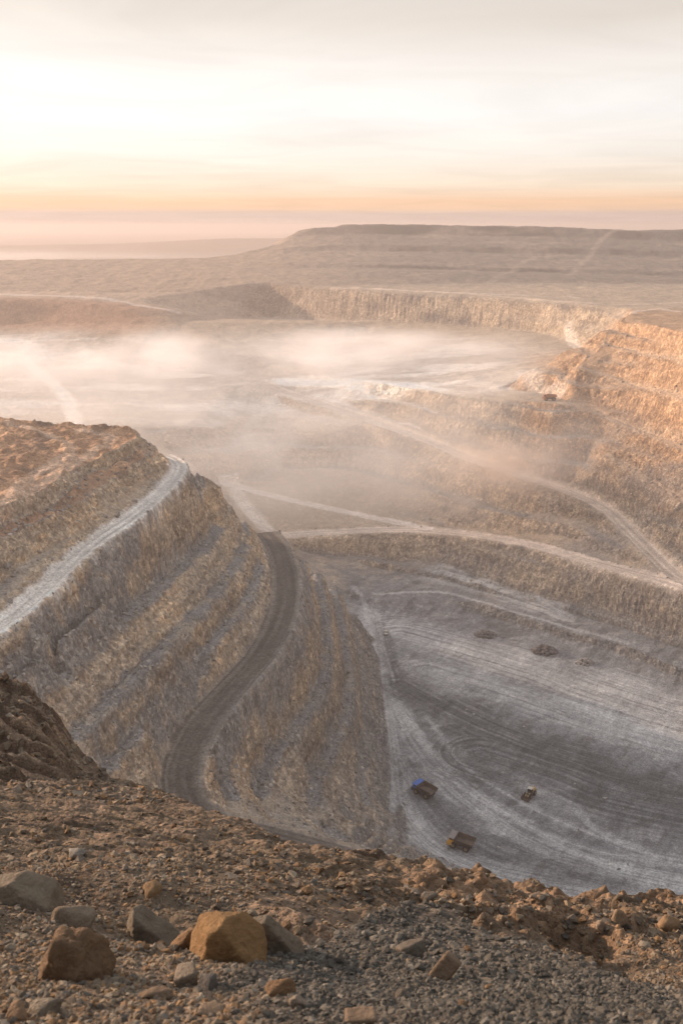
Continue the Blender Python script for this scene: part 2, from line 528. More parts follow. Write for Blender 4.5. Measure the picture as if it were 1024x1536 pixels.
C0 = mixc(C0, (.21, .195, .18), sm(-196, -234, H + 11 * n2 + 8 * n1) * sm(700, 620, Y) * sm(260, 300, Y) * .9)
C0 = mixc(C0, (.175, .175, .176), floor)
C0 = mixc(C0, (.115, .113, .112), floor * sm(.1, .5, fbm((X + Y) / 30, (X - Y) / 11, 0, 4, 88)) * .8)
C0 = mixc(C0, (.27, .265, .26), floor * sm(.25, .6, fbm(X / 13, Y / 8, 0, 4, 89)) * .6)
basin = sm(-112, -128, H) * sm(760, 860, Y) * (1 - FACE) * sm(1500, 1300, Y)
C0 = mixc(C0, (.40, .36, .32), basin * .85)
heap = sm(1250, 1420, Y) * sm(-250, 150, X)
C0 = mixc(C0, (.17, .152, .132), heap * .9)
C0 = mixc(C0, (.055, .05, .046), heap * sm(.14, .34, ST) * sm(-.5, .4, fbm(X / 110, Y / 300, 0, 3, 93)) * .9)
C0 = mixc(C0, (.29, .235, .185), heap * sm(.1, .8, fbm(X / 160, Y / 60, 0, 3, 91)) * .8)
plain_l = sm(1180, 1300, Y) * sm(150, -250, X)
C0 = mixc(C0, (.33, .25, .19), plain_l * .8)
lh = sm(1290, 1240, Y) * sm(1080, 1120, Y) * sm(-150, -260, X) * sm(-120, -112, H)
C0 = mixc(C0, (.27, .165, .11), lh * .9)

# pale dust and dark tracks laid by wheels on the floor: (rows, width, tone, strength)
def seen(rows, d):
    r_ = catmull([(p[0], p[1], p[2] if len(p) > 2 else d) for p in rows], 6.0)
    return spot(r_[:, 0], r_[:, 1], r_[:, 2])


PALE, DARK = (.40, .395, .388), (.068, .07, .07)
TRACKS = [
    ([(560, 930), (566, 1000), (580, 1080), (590, 1150), (600, 1210), (640, 1265), (720, 1305), (860, 1335), (1100, 1375)], -239.5, 13, PALE, .75),
    ([(575, 1010), (600, 1080), (640, 1140), (700, 1200), (790, 1260), (900, 1300), (1100, 1345)], -240, 9, PALE, .75),
    ([(600, 1060), (650, 1130), (720, 1190), (800, 1240), (900, 1290), (1100, 1325)], -240, 4, PALE, .9),
    ([(610, 1085), (680, 1170), (780, 1230), (900, 1275), (1100, 1310)], -240, 3, PALE, .7),
    ([(790, 1180), (850, 1200), (890, 1240), (960, 1275), (1100, 1300)], -240, 5, PALE, .6),
    ([(640, 1075), (700, 1150), (790, 1205), (880, 1245), (1000, 1290)], -240, 3, PALE, .6),
    ([(600, 955), (680, 975), (800, 1010), (940, 1060), (1150, 1120)], -239, 40, PALE, .95),
    ([(640, 1005), (760, 1040), (900, 1085), (1150, 1150)], -239.3, 22, PALE, .7),
    ([(600, 1030), (680, 1070), (760, 1105), (880, 1145), (1150, 1215)], -240, 20, DARK, .95),
    ([(720, 1130), (830, 1165), (930, 1200), (1150, 1240)], -240, 36, DARK, .85),
    ([(570, 940), (590, 1000), (600, 1040)], -238.5, 9, DARK, .7),
    ([(600, 1140), (640, 1200), (690, 1245), (790, 1290), (900, 1320)], -240, 11, DARK, .55),
    ([(655, 868), (720, 882), (800, 905), (850, 925)], -229.6, 13, PALE, .8),
    ([(560, 893), (640, 888), (700, 897), (850, 942), (940, 965)], -231, 2.5, PALE, .8),
    ([(530, 900), (545, 915), (556, 950), (560, 1000), (575, 1080)], -236.5, 3.5, PALE, .8),
]
for rows_, d, w, tone, s_ in TRACKS:
    P = seen(rows_, d)
    D, C, L = G.near_line(P, w * 1.9)
    wob = noise3(X / (w * 1.1), Y / (w * 1.1), 0, 95) * .5 + noise3(X / 3, Y / 3, 0, 96) * .12
    m = 1 - sm(.25, .95, D / w + wob)
    streak = .60 + .85 * fbm(C / 1.1, L / 70, 0, 3, 97)
    m = m * np.clip(streak, 0, 1) * (1 - FACE)
    C0 = mixc(C0, tone, m * s_ * (H < -215))
fine = fbm((X * .8 - Y * .45) / 2.2, (X * .45 + Y * .8) / 16, 0, 3, 99)
C0 = C0 * (1 + floor * .16 * fine)[..., None]
# basin flats and white lake-bed patches
patch = sm(.05, .5, fbm(X / 120, Y / 45, 0, 4, 101) + .15)
C0 = mixc(C0, (.58, .54, .50), basin * patch * .8)
for rows_, d, w, tone, s_ in [
        ([(-150, 533), (20, 535), (60, 545), (120, 546)], -139, 22, (.62, .58, .55), .9),
        ([(40, 560), (75, 580), (105, 605), (112, 632)], -147, 9, (.72, .66, .60), .95),
        ([(430, 561), (520, 567), (600, 578), (660, 588)], -133, 17, (.72, .68, .63), .95),
        ([(560, 479), (700, 487), (860, 497)], -115, 6, (.56, .50, .44), .6),
        ([(780, 562), (800, 578), (838, 590)], -124, 9, (.6, .54, .48), .8),
        ([(345, 745), (380, 772), (420, 795)], -205, 9, (.62, .58, .54), .9),
        ([(-150, 441, 1300), (60, 442, 1300), (160, 445, 1290), (210, 456, 1255), (262, 467, 1245)], -86, 11, (.58, .50, .44), .7),
        ([(500, 431, 1325), (620, 436.5, 1265), (740, 442, 1185), (850, 449, 1090), (960, 455, 1050), (1100, 448, 1130)], -82, 6, (.52, .42, .34), .8),
        ([(945, 474, 900), (985, 464, 960), (1010, 466, 930), (1100, 472, 880)], -79, 6, (.54, .46, .40), .8),
        ([(850, 497), (880, 517), (905, 512)], -105, 7, (.58, .52, .46), .8),
        ([(850, 412, 1560), (868, 396, 1720), (888, 374, 1870), (906, 357, 1985), (925, 346, 2025)], -40, 9, (.36, .29, .23), .7),
        ([(735, 424, 1350), (765, 407, 1640), (800, 385, 1830)], -60, 8, (.35, .29, .23), .5),
        ([(0, 745), (50, 705), (105, 675), (85, 655), (0, 642)], -81, 3.6, (.46, .33, .24), .95),
        ([(30, 735), (110, 690), (165, 655), (120, 648)], -82, 3.6, (.46, .33, .24), .95),
        ([(450, 399, 1710), (600, 394, 1740), (800, 398, 1700), (1100, 404, 1660)], -60, 22, (.27, .215, .17), .6)]:
    P = seen(rows_, d)
    D, C, L = G.near_line(P, w * 2)
    m = 1 - sm(.3, 1.0, D / w + .3 * noise3(X / w / 2, Y / w / 2, 0, 103))
    C0 = mixc(C0, tone, m * s_ * (.7 + .3 * noise3(C / 2, L / 30, 0, 105)))
# roads
TONE = {'upper': (.40, .345, .295), 'lower': (.42, .36, .31), 'bench': (.46, .41, .37), 'spur': (.46, .42, .38), 'dark': (.088, .077, .067)}
for k, (w, P) in road_lines.items():
    D, C, L = near[k]
    m = 1 - sm(w * .40, w * .64, D + 1.7 * noise3(X / 6, Y / 6, 0, 107) + .9 * noise3(X / 1.8, Y / 1.8, 0, 108))
    st_ = fbm(C / 1.5, L / 70, 0, 3, 109)
    tone = np.array(TONE[k]) * (1 + .30 * st_ + .12 * np.cos(C / w * math.pi * 5))[..., None]
    if k == 'dark':
        tone = mixc(tone, (.21, .185, .16), sm(.35, 1.0, np.abs(C) / (w * .5)) * .6 * (st_ > -.2))
        low = sm(262, 320, L)
        tone = mixc(tone, (.33, .26, .20), low * .8)
    C0 = C0 + (tone - C0) * (m * .95)[..., None]
C0 = C0 * ((1 + .16 * n3 + .10 * n2) * (1 + .16 * spurz * FACE))[..., None]
C0 = np.clip(C0 * np.where(Y < 1350, 1.34, 1.08)[..., None], .03, .75)

# ------------------------------------------------------------------ split by what it is and build
jj, ii = np.meshgrid(np.arange(G.nv - 1), np.arange(G.nu - 1), indexing='ij')
v00 = (jj * G.nu + ii)
quads = np.stack([v00, v00 + 1, v00 + G.nu + 1, v00 + G.nu], -1).reshape(-1, 4)


def cen(A):
    return (A[:-1, :-1] + A[1:, :-1] + A[:-1, 1:] + A[1:, 1:]).ravel() / 4


zone = np.zeros(len(quads), int)
zone[cen(floor) > .5] = 1
zone[cen(Y) > 1420] = 3
order = ['spur', 'dark', 'bench', 'lower', 'upper']
rid = {k: 10 + i for i, k in enumerate(order)}
for k in order:
    w = road_lines[k][0]
    zone[cen(near[k][0]) < w * .52] = rid[k]
VV = np.stack([VX, VY, VZ + Z0], -1).reshape(-1, 3)
CC = C0.reshape(-1, 3)
FF = np.stack([FACE.ravel(), ROADM.ravel()], -1)


def piece(name, zid, mat):
    q = quads[zone == zid]
    used = np.unique(q)
    remap = np.zeros(len(VV), np.int32)
    remap[used] = np.arange(len(used))
    o = raw_mesh(name, VV[used], remap[q], None, mat, True, CC[used], {'face': FF[used, 0], 'road': FF[used, 1]})
    return tag(o, kind='structure')

# ------------------------------------------------------------------ materials
def mat(name):
    m = bpy.data.materials.new(name)
    m.use_nodes = True
    nt = m.node_tree
    nt.nodes.clear()
    return m, nt


class NB:
    """small helper to wire nodes"""
    def __init__(s, nt):
        s.nt = nt

    def n(s, t, **k):
        a = s.nt.nodes.new(t)
        for q, v in k.items():
            if q.startswith('i_'):
                key = q[2:]
                key = int(key) if key.isdigit() else key.replace('_', ' ')
                if isinstance(v, bpy.types.NodeSocket):
                    s.nt.links.new(v, a.inputs[key])
                else:
                    a.inputs[key].default_value = v
            else:
                setattr(a, q, v)
        return a

    def link(s, a, b):
        s.nt.links.new(a, b)

    def math(s, op, a, b=0.0, clamp=False):
        m = s.n('ShaderNodeMath', operation=op, use_clamp=clamp)
        for k, v in enumerate((a, b)):
            if isinstance(v, bpy.types.NodeSocket):
                s.link(v, m.inputs[k])
            else:
                m.inputs[k].default_value = v
        return m.outputs[0]

    def noise(s, vec, scale, detail=4, rough=.55, dist=0.0):
        t = s.n('ShaderNodeTexNoise', i_Scale=scale, i_Detail=detail, i_Roughness=rough, i_Distortion=dist)
        s.link(vec, t.inputs['Vector'])
        return t.outputs['Fac']

    def mapv(s, vec, scale):
        m = s.n('ShaderNodeMapping')
        m.inputs['Scale'].default_value = scale
        s.link(vec, m.inputs['Vector'])
        return m.outputs[0]

    def ramp(s, fac, stops):
        r = s.n('ShaderNodeValToRGB')
        e = r.color_ramp.elements
        while len(e) < len(stops):
            e.new(.5)
        for q, (p, c) in zip(e, stops):
            q.position = p
            q.color = (*c, 1)
        s.link(fac, r.inputs['Fac'])
        return r.outputs['Color']

    def mul(s, col, fac):
        m = s.n('ShaderNodeMix', data_type='RGBA', blend_type='MULTIPLY')
        m.inputs[0].default_value = 1
        s.link(col, m.inputs[6])
        s.link(fac, m.inputs[7])
        return m.outputs[2]


def rock_ground(name, bump=1.0):
    m, nt = mat(name)
    b = NB(nt)
    out = b.n('ShaderNodeOutputMaterial')
    bs = b.n('ShaderNodeBsdfPrincipled', i_Roughness=.95)
    bs.inputs['Specular IOR Level'].default_value = .12
    b.link(bs.outputs[0], out.inputs['Surface'])
    tint = b.n('ShaderNodeAttribute', attribute_name='tint').outputs['Color']
    face = b.n('ShaderNodeAttribute', attribute_name='face').outputs['Fac']
    road = b.n('ShaderNodeAttribute', attribute_name='road').outputs['Fac']
    pos = b.n('ShaderNodeNewGeometry').outputs['Position']
    streak = b.mapv(pos, (1, 1, .9))
    fine = b.noise(streak, .75, 6, .72)
    grit = b.noise(pos, 1.3, 3, .7)
    broad = b.noise(pos, .06, 4, .6)
    wv = b.n('ShaderNodeVectorMath', operation='MULTIPLY_ADD')
    wn = b.n('ShaderNodeTexNoise', i_Scale=.5, i_Detail=3.0)
    b.link(pos, wn.inputs['Vector'])
    b.link(wn.outputs['Color'], wv.inputs[0])
    wv.inputs[1].default_value = (2.2, 2.2, 2.2)
    b.link(b.mapv(pos, (1, 1, .75)), wv.inputs[2])
    chips = []
    for sc_ in (.6, 1.6):
        vc = b.n('ShaderNodeTexVoronoi', feature='F1', i_Scale=sc_)
        b.link(wv.outputs[0], vc.inputs['Vector'])
        sc3 = b.n('ShaderNodeSeparateColor')
        b.link(vc.outputs['Color'], sc3.inputs[0])
        chips.append(b.ramp(sc3.outputs[0], [(0, (.70, .70, .71)), (.55, (.98, .98, .98)), (.85, (1.12, 1.10, 1.06)), (1, (1.5, 1.46, 1.38))]))
    chip = b.mul(chips[0], chips[1])
    soft = b.n('ShaderNodeMix', data_type='RGBA')
    b.link(b.math('ADD', b.math('MULTIPLY', face, .6), b.math('MULTIPLY', b.math('SUBTRACT', 1.0, road), .3)), soft.inputs[0])
    soft.inputs[6].default_value = (1, 1, 1, 1)
    b.link(chip, soft.inputs[7])
    tint = b.mul(tint, soft.outputs[2])
    mixd = b.n('ShaderNodeMix', data_type='FLOAT', i_0=face, i_2=grit, i_3=fine).outputs[0]
    g = b.ramp(mixd, [(.28, (.50, .49, .48)), (.5, (1, 1, 1)), (.72, (1.45, 1.43, 1.40))])
    g2 = b.ramp(broad, [(.3, (.86, .85, .85)), (.7, (1.14, 1.13, 1.10))])
    b.link(b.mul(b.mul(tint, g), g2), bs.inputs['Base Color'])
    v = b.n('ShaderNodeTexVoronoi', feature='F1', i_Scale=.55)
    b.link(b.mapv(pos, (1, 1, .45)), v.inputs['Vector'])
    hgt = b.math('ADD', b.math('MULTIPLY', fine, 1.6), b.math('MULTIPLY', v.outputs['Distance'], .35))
    hgt = b.math('MULTIPLY', hgt, b.math('ADD', b.math('MULTIPLY', face, .75), .25))
    hgt = b.math('ADD', hgt, b.math('MULTIPLY', grit, .35))
    hgt = b.math('MULTIPLY', hgt, b.math('SUBTRACT', 1.0, b.math('MULTIPLY', road, .75)))
    bp = b.n('ShaderNodeBump', i_Strength=.75 * bump, i_Distance=1.0)
    b.link(hgt, bp.inputs['Height'])
    b.link(bp.outputs[0], bs.inputs['Normal'])
    return m


def plain(name, col, rough=.6, metal=0.0, wear=None, wscale=3.0, spec=.4):
    """painted or worn stuff; wear = second colour that comes through in patches"""
    m, nt = mat(name)
    b = NB(nt)
    out = b.n('ShaderNodeOutputMaterial')
    bs = b.n('ShaderNodeBsdfPrincipled', i_Roughness=rough, i_Metallic=metal)
    bs.inputs['Specular IOR Level'].default_value = spec
    b.link(bs.outputs[0], out.inputs['Surface'])
    pos = b.n('ShaderNodeTexCoord').outputs['Object']
    f = b.noise(pos, wscale, 5, .65)
    c2 = wear or tuple(x * .7 for x in col)
    b.link(b.ramp(f, [(.42, col), (.68, c2)]), bs.inputs['Base Color'])
    return m

M_PIT = rock_ground('pit rock and dust')
piece('pit_terrain', 0, M_PIT)
piece('pit_floor', 1, M_PIT)
piece('hills', 3, M_PIT)
for k in order:
    piece('haul_road', rid[k], M_PIT)

# ------------------------------------------------------------------ the near slope the camera stands on
FB = [
    [(-400, 1640, 1.95), (512, 1640, 1.9), (1400, 1640, 1.95)],
    [(-400, 1560, 2.5), (0, 1560, 2.4), (512, 1560, 2.3), (1024, 1560, 2.35), (1400, 1560, 2.5)],
    [(-400, 1420, 4.0), (0, 1420, 4.0), (120, 1420, 4.1), (300, 1425, 4.15), (400, 1440, 4.0)],
    [(440, 1452, 3.95), (500, 1400, 5.2), (560, 1364, 6.1), (605, 1340, 6.6), (640, 1333, 6.8), (675, 1350, 6.7), (720, 1380, 6.3), (790, 1412, 5.7),
     (880, 1448, 4.9), (1024, 1492, 4.0), (1400, 1540, 3.4)],
    [(560, 1470, 3.9), (640, 1455, 4.2), (720, 1470, 4.1)],
    [(-400, 1300, 8.5), (0, 1300, 8.5), (200, 1302, 9), (330, 1325, 8.4), (430, 1345, 8.0), (500, 1362, 7.6)],
    [(-400, 1230, 18), (0, 1230, 17), (150, 1232, 18), (300, 1262, 16), (420, 1300, 12.5), (520, 1326, 11), (600, 1338, 10)],
    [(-400, 1178, 30), (-100, 1175, 31), (0, 1172, 31), (130, 1177, 34)],
    [(-400, 968, 39), (-100, 994, 40), (0, 1012, 40.5), (60, 1045, 40.5), (110, 1110, 40), (150, 1163, 39)],
    [(165, 1168, 38), (250, 1190, 34), (340, 1225, 26), (420, 1258, 20), (480, 1288, 16), (560, 1305, 14), (650, 1318, 14.5), (780, 1337, 15.5),
     (900, 1355, 16), (1024, 1371, 16), (1400, 1420, 16)],
    [(690, 1380, 9), (760, 1398, 9), (850, 1408, 9.2), (1024, 1426, 9), (1400, 1470, 9)],
    [(740, 1352, 12.6), (850, 1376, 12.4), (1024, 1398, 12), (1400, 1440, 12)],
]
fp = []
for rows_ in FB:
    r = catmull(rows_, 7.0)
    fp.append(spot(r[:, 0], r[:, 1], r[:, 2]))
for k in (8, 9):
    E = fp[k]
    for dd, dz in ((5, -6.5), (25, -30), (60, -70)):
        q = E[::3].copy()
        q[:, :2] *= (1 + dd / np.linalg.norm(q[:, :2], axis=1))[:, None]
        q[:, 2] += dz
        if k == 8:
            q = q[q[:, 0] < -14]
        fp.append(q)
E = fp[3]
for dd, dz in ((.5, -.75), (1.3, -1.75), (2.0, -2.0)):
    q = E[8:-20:2].copy()
    q[:, :2] *= (1 + dd / np.linalg.norm(q[:, :2], axis=1))[:, None]
    q[:, 2] += dz
    fp.append(q)
fp.append(np.array([(x, 1.0, -1.75) for x in (-1.2, -.6, 0, .6, 1.2)]))
rows = [1.0]
while rows[-1] < 70:
    rows.append(rows[-1] * (1 + QF))
N = Grid(-.64, .64, NF, rows)
h0 = blur(N.tin(np.vstack(fp)), 5)
x, y = N.X, N.Y
crest = sm(7, 12, y)                                         # eroded lumps along the rim
lump = sm(300, 760, 512 + N.u * 1340) [None, :] * sm(7.5, 9.5, y) * sm(19, 16, y)
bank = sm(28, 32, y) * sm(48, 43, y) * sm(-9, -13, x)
rel = fbm(x / 3.2, y / 2.2, 0, 4, 201) * .22 * sm(3, 9, y)
ridg = (.35 - np.abs(fbm(x / 2.6 + .25 * y, y / .95, 0, 3, 205))) * .34 * sm(8, 13, y) * (1 - bank * .5)
blocky = lump * ((.4 - np.abs(fbm(x / 1.5, y / 1.1, 0, 3, 209))) * .62 + np.maximum(fbm(x / .6, y / .45, 0, 3, 211), 0) * .24)
bw = h0 + fbm(x / 5, y / 5, 0, 3, 213) * .55 + .12 * x
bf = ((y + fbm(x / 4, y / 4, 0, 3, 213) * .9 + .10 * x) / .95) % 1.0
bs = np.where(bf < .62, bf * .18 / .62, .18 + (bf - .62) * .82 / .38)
stepb = bank * ((bs - bf) * 1.25 * (.6 + .8 * sm(-.4, .5, noise3(x / 2.5, y / 2.5, 0, 219))) + fbm(x / .9, y / .9, h0 / .8, 3, 215) * .22 + (.38 - np.abs(fbm(x / 2.6, y / .7, 0, 3, 218))) * .75 + np.maximum(fbm(x / .8, y / .5, 0, 2, 220), 0) * .4)
small = fbm(x / .42, y / .42, 0, 3, 217) * .035 * sm(1.5, 4, y) * (1 + .7 * sm(8, 20, y)) + fbm(x / .09, y / .09, 0, 2, 221) * .010
def MOUND(x_, y_):
    return sm(1.15, .75, np.hypot((x_ - .62) / 1.25, (y_ - 4.4) / 2.7) + .16 * fbm(x_ / .6, y_ / .6, 0, 3, 222))


hz = h0 + rel + ridg + blocky + stepb + small
N.Hf = hz
sx, sy = N.slope(hz)
sl = np.hypot(sx, sy)
c = np.zeros(x.shape + (3,)) + np.array((.235, .172, .115))
m1 = fbm(x / 2.5, y / 2.5, 0, 4, 231)
m2 = fbm(x / .5, y / .5, 0, 3, 235)
c = mixc(c, (.30, .215, .15), sm(-.1, .7, m1))
c = mixc(c, (.165, .115, .08), sm(.0, .8, -m1 + .5 * m2))
c = mixc(c, (.34, .225, .14), lump * sm(-.5, .3, m1 + .3 * m2) * .85)
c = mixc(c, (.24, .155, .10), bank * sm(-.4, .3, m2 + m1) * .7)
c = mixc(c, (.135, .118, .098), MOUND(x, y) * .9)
c = c * (1 + .45 * bank)[..., None]  # whole bank brightened in its colour to offset the shade on it
c = mixc(c, (.46, .34, .235), bank * sm(.35, .05, bf) * .75)  # treads painted pale, as if the sun lit them
c = mixc(c, (.13, .09, .065), bank * sm(.5, .75, bf) * .7)  # shade of the risers painted in as a dark tint
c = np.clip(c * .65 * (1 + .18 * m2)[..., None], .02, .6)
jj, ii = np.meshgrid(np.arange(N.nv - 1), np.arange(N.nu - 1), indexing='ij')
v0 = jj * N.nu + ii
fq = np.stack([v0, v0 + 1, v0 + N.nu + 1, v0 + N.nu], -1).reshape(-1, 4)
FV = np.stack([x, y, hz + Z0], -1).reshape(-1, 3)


def near_material():
    m, nt = mat('rubble soil')
    b = NB(nt)
    out = b.n('ShaderNodeOutputMaterial')
    bs_ = b.n('ShaderNodeBsdfPrincipled', i_Roughness=.93)
    bs_.inputs['Specular IOR Level'].default_value = .15
    b.link(bs_.outputs[0], out.inputs['Surface'])
    tint = b.n('ShaderNodeAttribute', attribute_name='tint').outputs['Color']
    pos = b.n('ShaderNodeNewGeometry').outputs['Position']
    v = b.n('ShaderNodeTexVoronoi', feature='F1', i_Scale=9.0)
    v2 = b.n('ShaderNodeTexVoronoi', feature='F1', i_Scale=38.0)
    b.link(pos, v.inputs['Vector'])
    b.link(pos, v2.inputs['Vector'])
    f = b.noise(pos, 16, 5, .7)
    g = b.ramp(f, [(.25, (.6, .6, .6)), (.55, (1, 1, 1)), (.8, (1.4, 1.36, 1.3))])
    cellv = b.n('ShaderNodeSeparateColor')
    b.link(v.outputs['Color'], cellv.inputs[0])
    g2 = b.ramp(cellv.outputs[0], [(0, (.78, .76, .75)), (.8, (1.08, 1.06, 1.04)), (1, (1.45, 1.4, 1.36))])
    b.link(b.mul(b.mul(tint, g), g2), bs_.inputs['Base Color'])
    hgt = b.math('ADD', b.math('MULTIPLY', v.outputs['Distance'], -.055), b.math('MULTIPLY', v2.outputs['Distance'], -.012))
    hgt = b.math('ADD', hgt, b.math('MULTIPLY', f, .03))
    bp = b.n('ShaderNodeBump', i_Strength=1.0, i_Distance=1.0)
    b.link(hgt, bp.inputs['Height'])
    b.link(bp.outputs[0], bs_.inputs['Normal'])
    return m


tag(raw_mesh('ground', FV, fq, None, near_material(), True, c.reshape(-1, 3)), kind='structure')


# ------------------------------------------------------------------ stones
def hull_proto(seed, npt, flat=(1, 1, 1)):
    g = np.random.default_rng(seed)
    p = g.normal(size=(npt, 3))
    p /= np.linalg.norm(p, axis=1)[:, None]
    p *= (.78 + .3 * g.random((npt, 1))) * np.array(flat)
    bm = bmesh.new()
    for q in p:
        bm.verts.new(q)
    r_ = bmesh.ops.convex_hull(bm, input=bm.verts)
    bmesh.ops.delete(bm, geom=list({e for e in r_['geom_interior'] + r_['geom_unused'] if isinstance(e, bmesh.types.BMVert)}), context='VERTS')
    bmesh.ops.triangulate(bm, faces=bm.faces)
    bm.verts.index_update()
    V = np.array([v.co[:] for v in bm.verts])
    F = np.array([[v.index for v in f.verts] for f in bm.faces])
    bm.free()
    return V, F


def rand_rot(n, g):
    q = g.normal(size=(n, 4))
    q /= np.linalg.norm(q, axis=1)[:, None]
    w, a, b_, c_ = q.T
    return np.stack([np.stack([1 - 2 * (b_ * b_ + c_ * c_), 2 * (a * b_ - c_ * w), 2 * (a * c_ + b_ * w)], -1),
                     np.stack([2 * (a * b_ + c_ * w), 1 - 2 * (a * a + c_ * c_), 2 * (b_ * c_ - a * w)], -1),
                     np.stack([2 * (a * c_ - b_ * w), 2 * (b_ * c_ + a * w), 1 - 2 * (a * a + b_ * b_)], -1)], 1)


STONES = np.array([(.30, .235, .175), (.255, .21, .17), (.21, .18, .155), (.34, .27, .20), (.27, .18, .115), (.33, .215, .125), (.19, .175, .16), (.38, .33, .27)]) * .66 * np.array([1.04, .97, .86])


def scatter(name, P, S, protos, material, g, tints=STONES, boost=1.0, grey=None):
    """many little stones as one mass"""
    pick = g.integers(0, len(protos), len(P))
    Vs, Fs, Cs, base = [], [], [], 0
    for k, (pv, pf) in enumerate(protos):
        w = np.where(pick == k)[0]
        if not len(w):
            continue
        M = rand_rot(len(w), g)
        v = np.einsum('nij,vj->nvi', M, pv)
        v[..., 2] *= .8
        v = v * S[w][:, None, None] + P[w][:, None, :]
        t = tints[g.integers(0, len(tints), len(w))] * (.65 + .6 * g.random((len(w), 1))) * boost
        if grey is not None:
            gm = grey(P[w][:, 0], P[w][:, 1])[:, None]
            t = t * (1 - gm) + (t.mean(1, keepdims=True) * np.array([1.11, .98, .80]) * .68) * gm
        Vs.append(v.reshape(-1, 3))
        Cs.append(np.repeat(t, len(pv), axis=0))
        Fs.append((pf[None] + (base + np.arange(len(w)) * len(pv))[:, None, None]).reshape(-1, 3))
        base += len(w) * len(pv)
    return raw_mesh(name, np.vstack(Vs), None, np.vstack(Fs), material, False, np.vstack(Cs))


def stone_material(name, scale, bump):
    m, nt = mat(name)
    b = NB(nt)
    out = b.n('ShaderNodeOutputMaterial')
    bs_ = b.n('ShaderNodeBsdfPrincipled', i_Roughness=.9)
    bs_.inputs['Specular IOR Level'].default_value = .18
    b.link(bs_.outputs[0], out.inputs['Surface'])
    tint = b.n('ShaderNodeAttribute', attribute_name='tint').outputs['Color']
    pos = b.n('ShaderNodeNewGeometry').outputs['Position']
    f = b.noise(pos, scale, 6, .65)
    f2 = b.noise(pos, scale * 6, 4, .7)
    g = b.ramp(f, [(.3, (.74, .72, .70)), (.55, (1, 1, 1)), (.75, (1.22, 1.20, 1.16))])
    g2 = b.ramp(f2, [(.3, (.85, .85, .85)), (.7, (1.12, 1.12, 1.12))])
    b.link(b.mul(b.mul(tint, g), g2), bs_.inputs['Base Color'])
    bp = b.n('ShaderNodeBump', i_Strength=.8, i_Distance=bump)
    b.link(b.math('ADD', f, b.math('MULTIPLY', f2, .35)), bp.inputs['Height'])
    b.link(bp.outputs[0], bs_.inputs['Normal'])
    return m


M_STONE = stone_material('weathered stone', 9.0, .05)
M_GRIT = stone_material('gravel stone', 30.0, .008)
near_pr = [hull_proto(300 + k, 15 + k, ((1.25, 1, .75), (1.1, .95, .8), (1.5, .9, .6), (1, 1, .8))[k % 4]) for k in range(10)]
far_pr = [hull_proto(330 + k, 9, (1.3, 1, .75)) for k in range(8)]


def band(n, y0, y1, r0, r1, power, g, seed):
    yy = np.exp(g.uniform(math.log(y0), math.log(y1), n)) if y1 / y0 > 3 else np.sqrt(g.uniform(y0 ** 2, y1 ** 2, n))
    uu = g.uniform(-.5, .5, n)
    xx = uu * yy
    keep = noise3(xx / (y0 * .25), yy / (y0 * .25), 0, seed) + g.random(n) > .12
    xx, yy = xx[keep], yy[keep]
    s = r0 + (r1 - r0) * g.random(len(xx)) ** power
    z = N.sample(hz, xx, yy)
    return np.stack([xx, yy, z + Z0 + s * .12], -1), s


g1 = np.random.default_rng(41)
P1, S1 = band(int(26000 * DENS), 1.7, 4.6, .005, .022, 2.6, g1, 241)
P2, S2 = band(int(22000 * DENS), 4.0, 10.0, .009, .036, 3.2, g1, 243)
P3, S3 = band(int(26000 * DENS), 9.0, 42.0, .018, .075, 4.0, g1, 245)
P4, S4 = band(int(9000 * DENS), 27.0, 44.0, .04, .22, 3.2, g1, 247)
kb = P4[:, 0] < -6
P3, S3 = np.vstack([P3, P4[kb]]), np.concatenate([S3, S4[kb]])
tag(scatter('gravel', np.vstack([P1, P2]), np.concatenate([S1, S2]), near_pr, M_GRIT, g1, grey=MOUND), kind='stuff')
tag(scatter('rubble', P3, S3, far_pr, M_STONE, g1, boost=1.05), kind='stuff')


# stones big enough to count: plane-cut rocks with rounded edges
def cut_rock(seed, planes=None, sub=3, size=(1, 1, 1), sharp=14.0, rough=.05, tint=(.3, .24, .18)):
    bm = bmesh.new()
    bmesh.ops.create_icosphere(bm, subdivisions=sub, radius=1.0)
    d = np.array([v.co[:] for v in bm.verts])
    F = np.array([[v.index for v in f.verts] for f in bm.faces])
    bm.free()
    g = np.random.default_rng(seed)
    if planes is None:
        k = g.integers(12, 18)
        n = g.normal(size=(k, 3))
        n /= np.linalg.norm(n, axis=1)[:, None]
        planes = [(*q, g.uniform(.62, 1.0)) for q in n]
    pl = np.array(planes, float)
    n = pl[:, :3] / np.linalg.norm(pl[:, :3], axis=1)[:, None]
    dot = d @ n.T
    r_ = np.where(dot > .05, pl[:, 3] / np.maximum(dot, .05), 30)
    r_ = np.minimum(r_, 3)
    rad = -np.log(np.exp(-sharp * r_).sum(1) + math.exp(-sharp * 1.5)) / sharp
    V = d * rad[:, None]
    s = seed * 1.7
    V = V + d * (fbm(V[:, 0] * 1.6 + s, V[:, 1] * 1.6, V[:, 2] * 1.6, 4, 251) * rough
                 + noise3(V[:, 0] * 9 + s, V[:, 1] * 9, V[:, 2] * 9, 255) * rough * .30 + noise3(V[:, 0] * 22 + s, V[:, 1] * 22, V[:, 2] * 22, 257) * rough * .12)[:, None]
    return V * np.array(size), F


